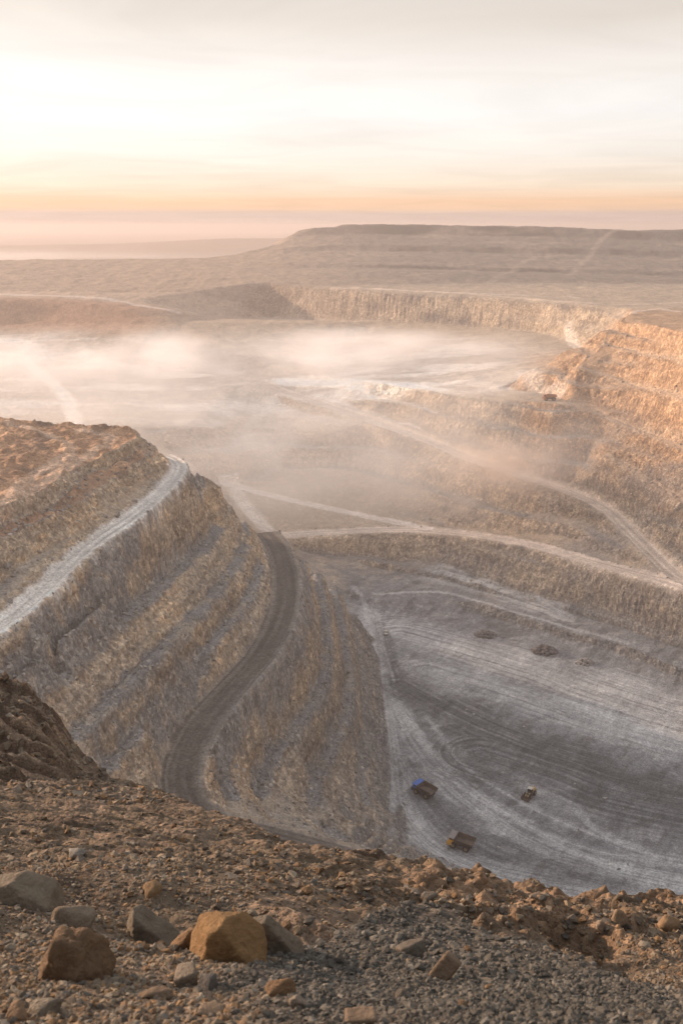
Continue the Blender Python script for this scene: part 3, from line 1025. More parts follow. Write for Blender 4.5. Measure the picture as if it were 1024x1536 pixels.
def boulder(name, px, py, wpx, hpx, seed, tint, label, cat='rock', planes=None, rot=0, tilt=(0, 0), depth=.8, sub=4, sharp=24, rough=.07, sink=.28, group=None, tone=.56):
    p = N.hit([px], [py])[0]
    if np.isnan(p[0]):
        return None
    sc = np.linalg.norm(p) / FPX
    w, h = wpx * sc / 2, hpx * sc / 2
    V, F = cut_rock(seed, planes, sub, (w, w * depth, h), sharp, rough)
    M = np.array(Matrix.Rotation(R(rot), 3, 'Z') @ Matrix.Rotation(R(tilt[0]), 3, 'X') @ Matrix.Rotation(R(tilt[1]), 3, 'Y'))
    V = V @ M.T
    t = np.tile(np.array(tint), (len(V), 1))
    o = raw_mesh(name, V, None, F, M_STONE, sub > 2, t * tone)
    o.location = (p[0], p[1], p[2] + Z0 + h * (1 - 2 * sink))
    return tag(o, label, cat, group)

ORANGE, GREYR, TANR, BROWNR = (.40, .235, .105), (.31, .245, .175), (.36, .29, .22), (.25, .165, .105)
boulder('boulder', 346, 1438, 98, 98, 501, ORANGE, 'large smooth orange boulder with a broad flat front and one sunlit left edge', 'boulder',
        [(-.05, -1, .22, .80), (-1, -.25, .30, .84), (.78, -.25, .60, .56), (.05, .3, 1, .90), (1, .1, .05, .98), (0, 1, .3, .9), (0, 0, -1, .9), (-.55, -.1, .9, .92)],
        depth=.75, sub=5, sharp=22, rough=.06)
boulder('boulder', 396, 1426, 84, 76, 502, GREYR, 'pale grey slab of rock leaning right, close behind the big orange boulder', 'boulder',
        [(.1, -1, .15, .55), (-1, 0, .1, .9), (.80, -.1, .62, .66), (-.3, 0, 1, .86), (0, 1, .3, .6), (0, 0, -1, .9)], depth=.6, sub=5, sharp=26, rough=.055)
boulder('boulder', 220, 1410, 84, 82, 503, (.29, .23, .165), 'grey pointed boulder with a sharp peak and a long ridge sloping right', 'boulder',
        [(-.1, -1, .35, .55), (-.95, -.25, .15, .50), (.55, -.15, .83, .40), (.55, .8, .45, .6), (-.6, .6, .5, .75), (0, 0, -1, .9), (1, 0, .1, 1.05)], depth=.8, sub=5, sharp=26, rough=.06)
boulder('boulder', 107, 1466, 78, 92, 504, (.265, .165, .095), 'big rough rust brown boulder with a rounded knobbly top at far left front', 'boulder',
        [(-.2, -1, .3, .85), (-1, -.1, .45, .82), (.9, -.3, .5, .85), (.1, .1, 1, .92), (0, 1, .3, .9), (0, 0, -1, .9), (.5, -.6, .8, .95)], depth=.9, sub=5, sharp=12, rough=.13)
boulder('boulder', 26, 1358, 96, 66, 505, (.32, .25, .175), 'wide greyish tan slab sloping down to the right at the left edge', 'boulder',
        [(-.05, -1, .55, .6), (-1, 0, .2, .9), (.55, -.1, .85, .62), (-.4, .2, 1, .72), (0, 1, .3, .8), (0, 0, -1, .9), (1, 0, .2, 1.0)], depth=.8, sub=5, sharp=22, rough=.05)
boulder('boulder', 116, 1388, 56, 34, 506, (.35, .265, .185), 'low flat tan boulder lying between the left slab and the rust brown boulder', 'boulder', None, depth=.8, sub=4, rough=.06)
boulder('rock', 286, 1420, 40, 44, 507, (.36, .22, .12), 'small orange wedge of rock tucked against the left side of the big orange boulder', 'rock', None, sub=4)
boulder('rock', 667, 1470, 46, 46, 508, (.36, .25, .165), 'brick shaped tan block lying tilted on the dark gravel mound', 'rock',
        [(0, -1, 0, .6), (0, 1, 0, .6), (-1, 0, 0, .55), (1, 0, 0, .55), (0, 0, 1, .85), (0, 0, -1, .85)], rot=-18, tilt=(-30, 32), sub=4, sharp=30, rough=.02, sink=.1)
boulder('rock', 541, 1537, 46, 24, 509, (.38, .265, .175), 'flat brick like orange stone at the bottom edge of the picture', 'rock',
        [(0, -1, 0, .7), (0, 1, 0, .7), (-1, 0, 0, .9), (1, 0, 0, .9), (0, 0, 1, .8), (0, 0, -1, .8)], rot=5, sub=4, sharp=30, rough=.03, sink=.15)
boulder('rock', 616, 1434, 36, 34, 510, (.235, .19, .145), 'dark brown angular chunk on the gravel mound, left of the brick shaped block', 'rock', None, sub=4, sharp=22)
boulder('rock', 70, 1518, 46, 28, 511, (.32, .26, .19), 'grey flat topped stone at the lower left, below the rust brown boulder', 'rock', None, sub=4, sharp=22)
boulder('rock', 279, 1478, 40, 32, 512, (.37, .29, .21), 'pale tan angular stone in front of the big orange boulder', 'rock', None, sub=4, sharp=24)
boulder('rock', 415, 1492, 38, 28, 513, (.34, .205, .11), 'rust orange stone below the pale grey leaning slab', 'rock', None, sub=4)
boulder('rock', 445, 1510, 32, 24, 514, (.37, .29, .215), 'pale tan stone beside the rust orange stone near the bottom', 'rock', None, sub=4)
boulder('rock', 312, 1484, 34, 20, 515, (.19, .165, .14), 'dark grey stone just right of the pale tan angular stone', 'rock', None, sub=4)
boulder('rock', 229, 1338, 32, 20, 516, (.40, .25, .13), 'flat orange stone lying on the gravel behind the grey pointed boulder', 'rock', None, sub=3)
boulder('rock', 116, 1283, 30, 14, 517, (.46, .40, .33), 'pale flat stone on the open slope above the left slab', 'rock', None, sub=3)
boulder('rock', 313, 1522, 34, 20, 518, (.38, .27, .18), 'tan long stone near the bottom edge, below the dark grey stone', 'rock', None, sub=4)
boulder('rock', 28, 1526, 30, 22, 519, (.39, .25, .15), 'orange rounded stone in the bottom left corner', 'rock', None, sub=4)
boulder('rock', 240, 1498, 38, 22, 520, (.29, .20, .13), 'brown blunt stone at the bottom, between the rust brown boulder and the pale tan stone', 'rock', None, sub=4)
boulder('rock', 928, 1382, 24, 24, 521, (.45, .31, .20), 'pale rounded rock sitting in the orange lumps at the right rim', 'rock', None, sub=3)
boulder('rock', 902, 1396, 16, 24, 522, (.48, .36, .26), 'small upright pale rock in front of the orange lumps at the right rim', 'rock', None, sub=3)
boulder('rock', 1003, 1392, 34, 28, 523, (.43, .27, .15), 'orange rock at the right edge of the rim', 'rock', None, sub=3)
boulder('rock', 640, 1350, 24, 16, 524, (.28, .225, .17), 'angular brown rock on the very top of the gravel mound', 'rock', None, sub=3)
gk = np.random.default_rng(77)
tries = 0
for zone_, cnt, box, szr, lab, grp in [
        ('l', 46, (-20, 470, 1330, 1535), (13, 30), 'fist sized tan or grey stone on the gravel among the left hand boulders', 'loose stones among the left boulders'),
        ('m', 34, (480, 1024, 1385, 1535), (12, 28), 'dull brown stone on the gravel mound and its right flank', 'loose stones on the gravel mound'),
        ('r', 26, (690, 1030, 1345, 1400), (10, 22), 'tan orange stone among the earth lumps along the right rim', 'loose stones along the right rim'),
        ('s', 22, (0, 520, 1215, 1330), (8, 16), 'pale small stone on the open upper slope of rubble', 'loose stones on the upper slope')]:
    for _ in range(cnt):
        qx, qy = gk.uniform(box[0], box[1]), gk.uniform(box[2], box[3])
        a_s = .58 * (szr[0] + (szr[1] - szr[0]) * gk.random() ** 2)
        t_ = STONES[gk.integers(0, len(STONES))] * 1.5 * gk.uniform(.75, 1.2)
        boulder('stone', qx, qy, a_s * gk.uniform(1, 1.5), a_s * gk.uniform(.6, 1.0), int(600 + gk.integers(0, 300)), t_, lab, 'stone', None,
                rot=gk.uniform(0, 360), sub=2, sharp=24, rough=.04, group=grp)

# ------------------------------------------------------------------ machines on the floor of the pit
class MB:
    def __init__(s):
        s.bm = bmesh.new()

    def box(s, c, d, rx=0, ry=0, rz=0, bevel=.05):
        r_ = bmesh.ops.create_cube(s.bm, size=1)
        vs = r_['verts']
        M = Matrix.Translation(c) @ Matrix.Rotation(rz, 4, 'Z') @ Matrix.Rotation(ry, 4, 'Y') @ Matrix.Rotation(rx, 4, 'X') @ Matrix.Diagonal((*d, 1))
        bmesh.ops.transform(s.bm, matrix=M, verts=vs)
        if bevel:
            es = list({e for v in vs for e in v.link_edges})
            bmesh.ops.bevel(s.bm, geom=es, offset=min(bevel, min(d) * .3), segments=1, affect='EDGES')
        return s

    def cyl(s, c, r1, l, axis='Y', n=20, r2=None):
        r_ = bmesh.ops.create_cone(s.bm, segments=n, radius1=r1, radius2=r1 if r2 is None else r2, depth=l, cap_ends=True)
        A = Matrix.Rotation(R(90), 4, 'X') if axis == 'Y' else Matrix.Rotation(R(90), 4, 'Y') if axis == 'X' else Matrix.Identity(4)
        bmesh.ops.transform(s.bm, matrix=Matrix.Translation(c) @ A, verts=r_['verts'])
        return s

    def bar(s, a, b_, w, h=None):
        a, b_ = Vector(a), Vector(b_)
        d = b_ - a
        r_ = bmesh.ops.create_cube(s.bm, size=1)
        q = d.to_track_quat('X', 'Z').to_matrix().to_4x4()
        bmesh.ops.transform(s.bm, matrix=Matrix.Translation((a + b_) / 2) @ q @ Matrix.Diagonal((d.length, w, h or w, 1)), verts=r_['verts'])
        return s

    def poly(s, pts_, faces):
        v = [s.bm.verts.new(p) for p in pts_]
        for f in faces:
            s.bm.faces.new([v[i] for i in f])
        return s

    def build(s, name, material, parent):
        bmesh.ops.recalc_face_normals(s.bm, faces=s.bm.faces)
        me = bpy.data.meshes.new(name)
        s.bm.to_mesh(me)
        s.bm.free()
        me.materials.append(material)
        o = bpy.data.objects.new(name, me)
        COL.objects.link(o)
        o.parent = parent
        return o


M_TYRE = plain('tyre rubber', (.022, .021, .02), .9, wear=(.075, .068, .06), wscale=1.2)
M_BED = plain('scuffed bed steel', (.075, .055, .042), .75, wear=(.15, .095, .06), wscale=.9)
M_BLUE = plain('blue paint', (.03, .11, .42), .5, wear=(.05, .13, .34), wscale=1.0)
M_YEL = plain('amber paint', (.78, .40, .04), .5, wear=(.60, .30, .05), wscale=1.1)
M_ORG = plain('rust orange paint', (.42, .17, .06), .6, wear=(.32, .15, .07), wscale=1.1)
M_RUST = plain('rusty orange tray', (.40, .20, .10), .7, wear=(.26, .14, .08), wscale=.9)
M_SAND = plain('faded amber paint', (.50, .33, .14), .6, wear=(.30, .20, .11), wscale=1.1)
M_DUSTY = plain('dusty grey paint', (.23, .20, .185), .8, wear=(.31, .26, .235), wscale=.8)
M_GLASS = plain('dark cab glass', (.02, .024, .028), .15, spec=.6)
M_FRAME = plain('dark frame steel', (.05, .045, .04), .7, wear=(.10, .085, .07), wscale=1.3)
M_WHITE = plain('off white paint', (.62, .58, .50), .55, wear=(.45, .40, .33), wscale=1.0)
M_LAMP = plain('lamp lens', (.7, .68, .6), .2)
M_RIM = plain('wheel rim paint', (.26, .19, .10), .6, wear=(.15, .12, .09), wscale=1.2)


def empty(name, loc, head, normal=None):
    o = bpy.data.objects.new(name, None)
    o.empty_display_size = 1
    COL.objects.link(o)
    zax = Vector(normal if normal is not None else (0, 0, 1)).normalized()
    xax = Vector((math.cos(head), math.sin(head), 0))
    xax = (xax - zax * xax.dot(zax)).normalized()
    yax = zax.cross(xax)
    M = Matrix((xax, yax, zax)).transposed().to_4x4()
    M.translation = loc
    o.matrix_world = M
    return o


def wheel(parent, x, y, r_, w_, dual=False):
    t = MB()
    for off in ((-w_ * .55, w_ * .55) if dual else (0,)):
        t.cyl((x, y + off, r_), r_ * .94, w_, n=28)
        t.cyl((x, y + off, r_), r_, w_ * .62, n=28)
        for k in range(28):
            a = k / 28 * 2 * math.pi
            t.box((x + math.cos(a) * r_ * .985, y + off, r_ + math.sin(a) * r_ * .985), (.10, w_ * .9, .16), ry=-a, bevel=0)
    wh = t.build('wheel', M_TYRE, parent)
    s_ = 1 if y > 0 else -1
    yo = y + s_ * (w_ * (1.06 if dual else .51))
    MB().cyl((x, yo, r_), r_ * .56, .10, n=20).cyl((x, yo + s_ * .06, r_), r_ * .24, .22, n=12).build('rim', M_RIM, wh)
    return wh


def haul_truck(px, py, head, name, label, m_front, m_canopy, m_side, m_bed=None, scale=1.0, group='haul trucks'):
    p = G.hit([px], [py])[0]
    gx_, gy_ = [float(G.sample(A, p[:1], p[1:2])[0]) for A in G.slope(blur(VZ, 4))]
    root = empty(name, (p[0], p[1], p[2] + Z0 + .05), head, (-gx_, -gy_, 1))
    tag(root, label, 'haul truck', group)
    # frame and axles
    f = MB().box((-.3, .75, 1.75), (8.6, .35, .7)).box((-.3, -.75, 1.75), (8.6, .35, .7)).box((3.6, 0, 1.75), (.5, 2.2, .7)).box((-3.9, 0, 1.75), (.5, 2.0, .7))
    f.cyl((-2.6, 0, 1.35), .42, 4.2).cyl((2.9, 0, 1.35), .28, 4.0).box((-2.6, 0, 1.4), (1.2, 1.3, 1.1))
    f.build('chassis', M_FRAME, root)
    for y_ in (2.05, -2.05):
        wheel(root, 2.9, y_, 1.35, .95)
    for y_ in (1.72, -1.72):
        wheel(root, -2.6, y_, 1.35, .85, True)
    # dump body: open tray, sloping floor, flared sides
    o_ = [(-5.1, 2.3, 3.0), (2.2, 2.3, 2.5), (2.2, -2.3, 2.5), (-5.1, -2.3, 3.0)]
    t_ = [(-5.2, 2.95, 4.15), (2.55, 2.95, 4.65), (2.55, -2.95, 4.65), (-5.2, -2.95, 4.15)]
    i_ = [(-5.1, 2.1, 3.2), (2.0, 2.1, 2.75), (2.0, -2.1, 2.75), (-5.1, -2.1, 3.2)]
    ti = [(-5.2, 2.72, 4.15), (2.32, 2.72, 4.65), (2.32, -2.72, 4.65), (-5.2, -2.72, 4.15)]
    d = MB().poly(o_ + t_ + i_ + ti, [(0, 1, 2, 3), (0, 4, 5, 1), (1, 5, 6, 2), (2, 6, 7, 3), (8, 11, 10, 9), (8, 9, 13, 12), (9, 10, 14, 13), (10, 11, 15, 14),
                                      (4, 12, 13, 5), (5, 13, 14, 6), (6, 14, 15, 7), (0, 3, 11, 8), (0, 8, 12, 4), (3, 7, 15, 11)])
    for k in range(6):
        x_ = -4.5 + k * 1.25
        for s_ in (1, -1):
            d.bar((x_, s_ * 2.38, 2.85), (x_, s_ * 3.0, 4.25), .16, .22)
    for s_ in (1, -1):
        d.bar((-5.2, s_ * 2.9, 4.2), (2.5, s_ * 2.9, 4.7), .22, .2)
    body = d.build('dump_body', m_bed or M_BED, root)
    MB().box((3.75, 0, 4.72), (2.6, 5.7, .16), ry=R(-3)).box((2.55, 0, 4.5), (.2, 5.7, .55)).bar((2.6, 2.2, 4.58), (5.0, 2.2, 4.72), .16, .22).bar((2.6, -2.2, 4.58), (5.0, -2.2, 4.72), .16, .22).build('canopy', m_canopy, body)
    # front: hood, grille, deck, cab, ladders, tank
    h = MB().box((4.1, 0, 2.35), (1.9, 2.4, 1.35)).box((4.4, 0, 1.55), (1.5, 4.4, .35))
    h.build('hood', m_front, root)
    g_ = MB().box((5.08, 0, 2.3), (.1, 2.0, 1.1))
    for k in range(6):
        g_.box((5.14, 0, 1.9 + k * .17), (.06, 1.9, .05), bevel=0)
    g_.build('grille', M_FRAME, root)
    MB().box((3.9, 0, 3.12), (2.3, 5.4, .14)).box((5.0, 2.6, 3.6), (.06, .06, .95), bevel=0).box((5.0, -2.6, 3.6), (.06, .06, .95), bevel=0).bar((5.0, -2.6, 4.05), (5.0, -.2, 4.05), .06).bar((5.0, -2.6, 3.6), (5.0, -.2, 3.6), .06).build('deck', m_front, root)
    cab = MB().box((3.8, 1.45, 3.85), (1.7, 1.7, 1.35)).box((3.8, 1.45, 4.56), (1.85, 1.85, .1)).build('cab', m_front, root)
    MB().box((4.66, 1.45, 4.02), (.04, 1.45, .75), bevel=0).build('windscreen', M_GLASS, cab)
    MB().box((3.8, 2.315, 4.02), (1.3, .04, .7), bevel=0).build('side_window', M_GLASS, cab)
    for s_ in (1, -1):
        MB().box((5.16, s_ * 1.6, 1.62), (.1, .5, .26)).build('headlight', M_LAMP, root)
        l_ = MB().bar((5.05, s_ * 1.95, 3.15), (5.55, s_ * 1.95, .8), .10).bar((5.05, s_ * 2.55, 3.15), (5.55, s_ * 2.55, .8), .10)
        for k in range(7):
            q = k / 7 + .07
            l_.bar((5.05 + .5 * q, s_ * 1.95, 3.15 - 2.35 * q), (5.05 + .5 * q, s_ * 2.55, 3.15 - 2.35 * q), .18, .06)
        l_.build('ladder', m_side, root)
    MB().box((4.35, -2.35, 2.25), (1.9, .95, 1.55)).build('side_panel', m_side, root)
    MB().box((4.35, 2.35, 2.25), (1.9, .95, 1.55)).build('side_panel', m_side, root)
    MB().cyl((.2, 1.5, 1.9), .5, 1.6, 'X').build('fuel_tank', M_FRAME, root)
    for s_ in (1, -1):
        MB().bar((2.3, s_ * 1.35, 1.7), (.2, s_ * 1.2, 2.72), .22).build('hoist', M_FRAME, root)
    if scale != 1:
        root.scale = (scale,) * 3
    return root


haul_truck(636, 1192, math.atan2(.68, -.73), 'haul_truck', 'dump truck with a bright blue front and empty dark tray on the pit floor', M_BLUE, M_BLUE, M_FRAME)
haul_truck(691, 1271, math.atan2(.42, -.90), 'haul_truck', 'dump truck with an amber orange front and a dark rusty tray, nearest the rim', M_YEL, M_DUSTY, M_YEL)
haul_truck(824, 601, math.atan2(.06, -1.0), 'haul_truck', 'rust orange dump truck, small and hazy, on the high bench below the right wall', M_ORG, M_ORG, M_ORG, M_RUST)


def wheel_loader(px, py, head, label):
    p = G.hit([px], [py])[0]
    root = empty('wheel_loader', (p[0], p[1], p[2] + Z0 + .05), head)
    tag(root, label, 'wheel loader')
    for x_, y_ in ((1.65, 1.15), (1.65, -1.15), (-1.65, 1.15), (-1.65, -1.15)):
        wheel(root, x_, y_, .92, .68)
    MB().box((-2.0, 0, 1.95), (2.6, 1.9, 1.25), bevel=.15).box((-3.2, 0, 1.5), (.5, 2.2, .8)).cyl((-2.3, .5, 2.8), .09, .7, 'Z', 10).build('engine_hood', M_SAND, root)
    MB().box((-.2, 0, 1.2), (4.4, 1.0, .7)).box((1.5, 0, 1.5), (1.2, 1.2, .9)).build('chassis', M_FRAME, root)
    cab = MB().box((-.15, 0, 2.65), (1.5, 1.6, 1.3), bevel=.08).build('cab', M_FRAME, root)
    MB().box((-.15, 0, 3.36), (1.85, 1.9, .16)).build('roof', M_WHITE, cab)
    MB().box((.62, 0, 2.75), (.04, 1.35, .95), bevel=0).box((-.15, .815, 2.75), (1.2, .04, .9), bevel=0).box((-.15, -.815, 2.75), (1.2, .04, .9), bevel=0).build('window', M_GLASS, cab)
    MB().bar((1.3, .55, 2.0), (3.3, .55, .95), .22, .4).bar((1.3, -.55, 2.0), (3.3, -.55, .95), .22, .4).bar((1.5, 0, 1.6), (2.9, 0, 1.4), .18).build('lift_arm', M_SAND, root)
    bk = [(3.3, 0, .35), (4.5, 0, .15), (4.6, 0, .22), (3.45, 0, .5), (3.25, 0, .95), (3.6, 0, 1.55), (3.48, 0, 1.6), (3.1, 0, 1.0)]
    t = MB()
    n_ = len(bk)
    t.poly([(x_, 1.6, z_) for x_, _, z_ in bk] + [(x_, -1.6, z_) for x_, _, z_ in bk],
           [tuple(range(n_)), tuple(range(2 * n_ - 1, n_ - 1, -1))] + [(k, (k + 1) % n_, (k + 1) % n_ + n_, k + n_) for k in range(n_)])
    t.box((3.75, 1.6, .75), (.9, .06, .9), bevel=0).box((3.75, -1.6, .75), (.9, .06, .9), bevel=0)
    t.build('bucket', M_BED, root)
    for s_ in (1, -1):
        MB().box((1.55, s_ * .75, 2.05), (.14, .3, .2)).build('headlight', M_LAMP, root)
    return root


wheel_loader(794, 1194, math.atan2(-.80, -.60), 'small faded amber wheel loader with a pale cab roof, alone on the dark pit floor').scale = (1.15,) * 3


def pickup(px, py, head, label):
    p = G.hit([px], [py])[0]
    root = empty('pickup_truck', (p[0], p[1], p[2] + Z0 + .03), head)
    tag(root, label, 'pickup truck')
    MB().box((0, 0, .85), (5.2, 1.85, .5), bevel=.12).box((1.9, 0, 1.15), (1.3, 1.7, .25), bevel=.1).build('body', M_WHITE, root)
    cab = MB().box((.35, 0, 1.5), (1.9, 1.6, .75), bevel=.2).build('cab', M_WHITE, root)
    MB().box((.35, 0, 1.52), (1.93, 1.35, .42), bevel=.05).box((.35, 0, 1.52), (1.4, 1.64, .42), bevel=.05).build('window', M_GLASS, cab)
    MB().box((-1.65, .85, 1.25), (1.9, .1, .45)).box((-1.65, -.85, 1.25), (1.9, .1, .45)).box((-2.55, 0, 1.25), (.1, 1.7, .45)).build('load_bed', M_WHITE, root)
    for x_, y_ in ((1.7, .85), (1.7, -.85), (-1.6, .85), (-1.6, -.85)):
        wheel(root, x_, y_, .42, .3)
    return root


pickup(579, 951, math.atan2(-.97, -.1), 'tiny white pickup parked on the dark patch at the back of the pit floor').scale = (1.25,) * 3


# heaps of tipped rock on the floor
def rock_heap(px, py, w_, h_, n_, seed, tint, label):
    p = G.hit([px], [py])[0]
    g = np.random.default_rng(seed)
    a = g.uniform(0, 2 * math.pi, n_)
    rr = np.sqrt(g.random(n_)) * w_ / 2
    q = np.stack([np.cos(a) * rr, np.sin(a) * rr * .75], 1)
    hz_ = h_ * np.clip(1 - (rr / (w_ / 2)) ** 1.3, 0, 1) * (1 + .35 * noise3(q[:, 0] / 3, q[:, 1] / 3, 0, seed))
    P_ = np.stack([q[:, 0], q[:, 1], hz_], -1)
    S_ = .35 + 1.0 * g.random(n_) ** 2.2
    o = scatter('rock_heap', P_, S_, near_pr, M_STONE, g, np.array([tint, tuple(.72 * t for t in tint), tuple(1.3 * t for t in tint)]))
    o.location = (p[0], p[1], p[2] + Z0 - .1)
    return tag(o, label, 'rock heap', 'rock heaps on the floor')


rock_heap(728, 953, 13, 2.8, 380, 3, (.21, .19, .175), 'low brown heap of tipped rock at the back left of the floor')
rock_heap(816, 977, 15, 3.8, 460, 4, (.19, .165, .15), 'larger dark heap of tipped rock with a lighter top, right of the low brown heap')
rock_heap(877, 994, 10, 2.6, 240, 5, (.33, .30, .27), 'flat pale heap of crushed rock, right of the dark heap')

# boulders fallen on benches and faces of the pit: far too many to count
g2 = np.random.default_rng(91)
n_ = 75000
yy = np.exp(g2.uniform(math.log(230), math.log(800), n_))
xx = g2.uniform(-.42, .42, n_) * yy
bq = G.sample(BENCH, xx, yy) + .10 * G.sample(FACE, xx, yy) - G.sample(ROADM, xx, yy)
for k in order:
    w_ = road_lines[k][0]
    D_ = G.sample(np.minimum(near[k][0], 99), xx, yy)
    bq = np.maximum(bq, .75 * ((D_ > w_ * .5) & (D_ < w_ * .68)))
keep = g2.random(n_) < np.clip(bq * .9, 0, .8) + .012 * (G.sample(H, xx, yy) < -228)
xx, yy = xx[keep], yy[keep]
ss = .22 + .85 * g2.random(len(xx)) ** 4
zz_ = G.sample(VZ, xx, yy)
scatter_o = scatter('rubble', np.stack([xx, yy, zz_ + Z0 + ss * .1], -1), ss, far_pr, M_STONE, g2, np.array([(.30, .28, .255), (.37, .33, .285), (.24, .22, .20), (.44, .385, .33)]))
tag(scatter_o, kind='stuff')

# ------------------------------------------------------------------ far country
def sheet(name, x0, x1, nx_, ys, hfun, col, material):
    a = np.linspace(x0, x1, nx_)
    Xs, Ys = np.meshgrid(a, ys)
    Zs = hfun(Xs, Ys)
    n_ = len(ys)
    j_, i_ = np.meshgrid(np.arange(n_ - 1), np.arange(nx_ - 1), indexing='ij')
    v = j_ * nx_ + i_
    q = np.stack([v, v + 1, v + nx_ + 1, v + nx_], -1).reshape(-1, 4)
    t = np.zeros((Xs.size, 3)) + np.array(col)
    t *= (1 + .2 * fbm(Xs / 300, Ys / 300, 0, 4, 301)).reshape(-1, 1)
    o = raw_mesh(name, np.stack([Xs, Ys, Zs + Z0], -1).reshape(-1, 3), q, None, material, True, t, {'face': np.zeros(Xs.size), 'road': np.zeros(Xs.size)})
    return tag(o, kind='structure')


M_FAR = rock_ground('far ground', .4)
sheet('plain', -14000, 14000, 281, np.geomspace(2640, 14800, 120), lambda x_, y_: -97 + fbm(x_ / 700, y_ / 700, 0, 3, 305) * 6, (.27, .22, .18), M_FAR)


def ridge_h(x_, y_):
    prof = np.interp(x_, [-3600, -2600, -1500, -1000, -640, -420, -160, 200], [-98, -86, -82, -76, -58, -52, -52, -100])
    return -100 + (prof + 100) * np.exp(-(np.maximum(np.abs(y_ - 4500) - 60, 0) / 330) ** 2) * (1 + .05 * fbm(x_ / 200, y_ / 200, 0, 3, 307)) - 1.5 * (np.abs(y_ - 4500) > 900)


sheet('hills', -3600, 200, 160, np.linspace(3500, 5500, 80), ridge_h, (.27, .21, .165), M_FAR)


# ------------------------------------------------------------------ air, mist and dust
def volume_mat(name, color, density, aniso, soft=None):
    """soft = (noise scale xyz, threshold lo, hi, seed): a drifting bank that thins to nothing at its rim"""
    m, nt = mat(name)
    b = NB(nt)
    out = b.n('ShaderNodeOutputMaterial')
    pv = b.n('ShaderNodeVolumePrincipled')
    pv.inputs['Color'].default_value = (*color, 1)
    pv.inputs['Anisotropy'].default_value = aniso
    pv.inputs['Density'].default_value = density
    if soft:
        (scl, lo_, hi_, seed) = soft
        oc = b.n('ShaderNodeTexCoord').outputs['Object']
        ln = b.n('ShaderNodeVectorMath', operation='LENGTH')
        b.link(oc, ln.inputs[0])
        fall = b.n('ShaderNodeMapRange', interpolation_type='SMOOTHSTEP')
        b.link(ln.outputs['Value'], fall.inputs[0])
        for k, v in zip((1, 2, 3, 4), (1.0, .25, 0.0, 1.0)):
            fall.inputs[k].default_value = v
        pos = b.n('ShaderNodeNewGeometry').outputs['Position']
        mp = b.n('ShaderNodeMapping')
        mp.inputs['Scale'].default_value = scl
        mp.inputs['Location'].default_value = (seed, seed * .7, seed * .3)
        b.link(pos, mp.inputs['Vector'])
        nz_ = b.noise(mp.outputs[0], 1.0, 3, .55, .3)
        th = b.n('ShaderNodeMapRange', interpolation_type='SMOOTHSTEP')
        b.link(nz_, th.inputs[0])
        for k, v in zip((1, 2, 3, 4), (lo_, hi_, 0.0, 1.0)):
            th.inputs[k].default_value = v
        d = b.math('MULTIPLY', b.math('MULTIPLY', fall.outputs[0], th.outputs[0]), density)
        b.link(d, pv.inputs['Density'])
    b.link(pv.outputs[0], out.inputs['Volume'])
    return m


def bank(name, c_, r_, material, step=.5):
    bm = bmesh.new()
    bmesh.ops.create_icosphere(bm, subdivisions=3, radius=1.02)
    me = bpy.data.meshes.new(name)
    bm.to_mesh(me)
    bm.free()
    me.materials.append(material)
    material.cycles.volume_step_rate = step
    o = bpy.data.objects.new(name, me)
    COL.objects.link(o)
    o.location = (c_[0], c_[1], c_[2] + Z0)
    o.scale = r_
    return tag(o, kind='stuff')


bm = bmesh.new()
bmesh.ops.create_cube(bm, size=1)
me = bpy.data.meshes.new('haze')
bm.to_mesh(me)
bm.free()
me.materials.append(volume_mat('haze', (.70, .62, .59), HAZE_D, .3))
hz_o = bpy.data.objects.new('haze', me)
COL.objects.link(hz_o)
hz_o.scale = (30000, 15400, 268)
hz_o.location = (0, 7300, Z0 - 116)
tag(hz_o, kind='stuff')

if MIST:
    wht = (.965, .95, .94)
    bank('mist', (-190, 1060, -134), (520, 270, 33), volume_mat('mist over the far basin', wht, .024, .3, ((1 / 110, 1 / 150, 1 / 60), .34, .72, 3.1)), .35)
    bank('mist', (60, 1010, -126), (260, 165, 28), volume_mat('mist wisps over the bench', wht, .017, .3, ((1 / 80, 1 / 90, 1 / 25), .34, .72, 9.4)), .35)
    bank('mist', (-140, 740, -165), (330, 210, 62), volume_mat('thin mist in the side valley', wht, .0078, .35, ((1 / 110, 1 / 110, 1 / 50), .30, .70, 5.2)), .35)
    bank('mist', (75, 690, -158), (210, 120, 58), volume_mat('thin mist on the road wall', wht, .0065, .35, ((1 / 60, 1 / 60, 1 / 30), .34, .70, 7.7)), .35)
    bank('mist', (-1300, 3000, -105), (1500, 700, 45), volume_mat('mist behind the ridge', wht, .0022, .2, ((1 / 600, 1 / 500, 1 / 100), .2, .6, 1.3)), .5)
    bank('mist', (165, 770, -135), (150, 130, 46), volume_mat('veil by the right wall', wht, .0055, .3, ((1 / 60, 1 / 60, 1 / 40), .3, .72, 4.6)), .35)
    bank('dust', (112, 664, -158), (62, 40, 26), volume_mat('road dust', (.95, .82, .72), .035, .3, ((1 / 26, 1 / 26, 1 / 16), .36, .66, 2.2)), .35)

# ------------------------------------------------------------------ sky, sun, camera
SUN_EL, SUN_AZ = 13.0, -63.0          # azimuth from straight ahead, negative = to the left
sd = Vector((math.sin(R(SUN_AZ)) * math.cos(R(SUN_EL)), math.cos(R(SUN_AZ)) * math.cos(R(SUN_EL)), math.sin(R(SUN_EL))))
L = bpy.data.lights.new('sun', 'SUN')
L.energy = 5.0
L.angle = R(1.2)
L.color = (1.0, .735, .55)
lo = bpy.data.objects.new('sun', L)
lo.rotation_euler = (-sd).to_track_quat('-Z', 'Y').to_euler()
lo.location = sd * 500 + Vector((0, 0, Z0))
COL.objects.link(lo)

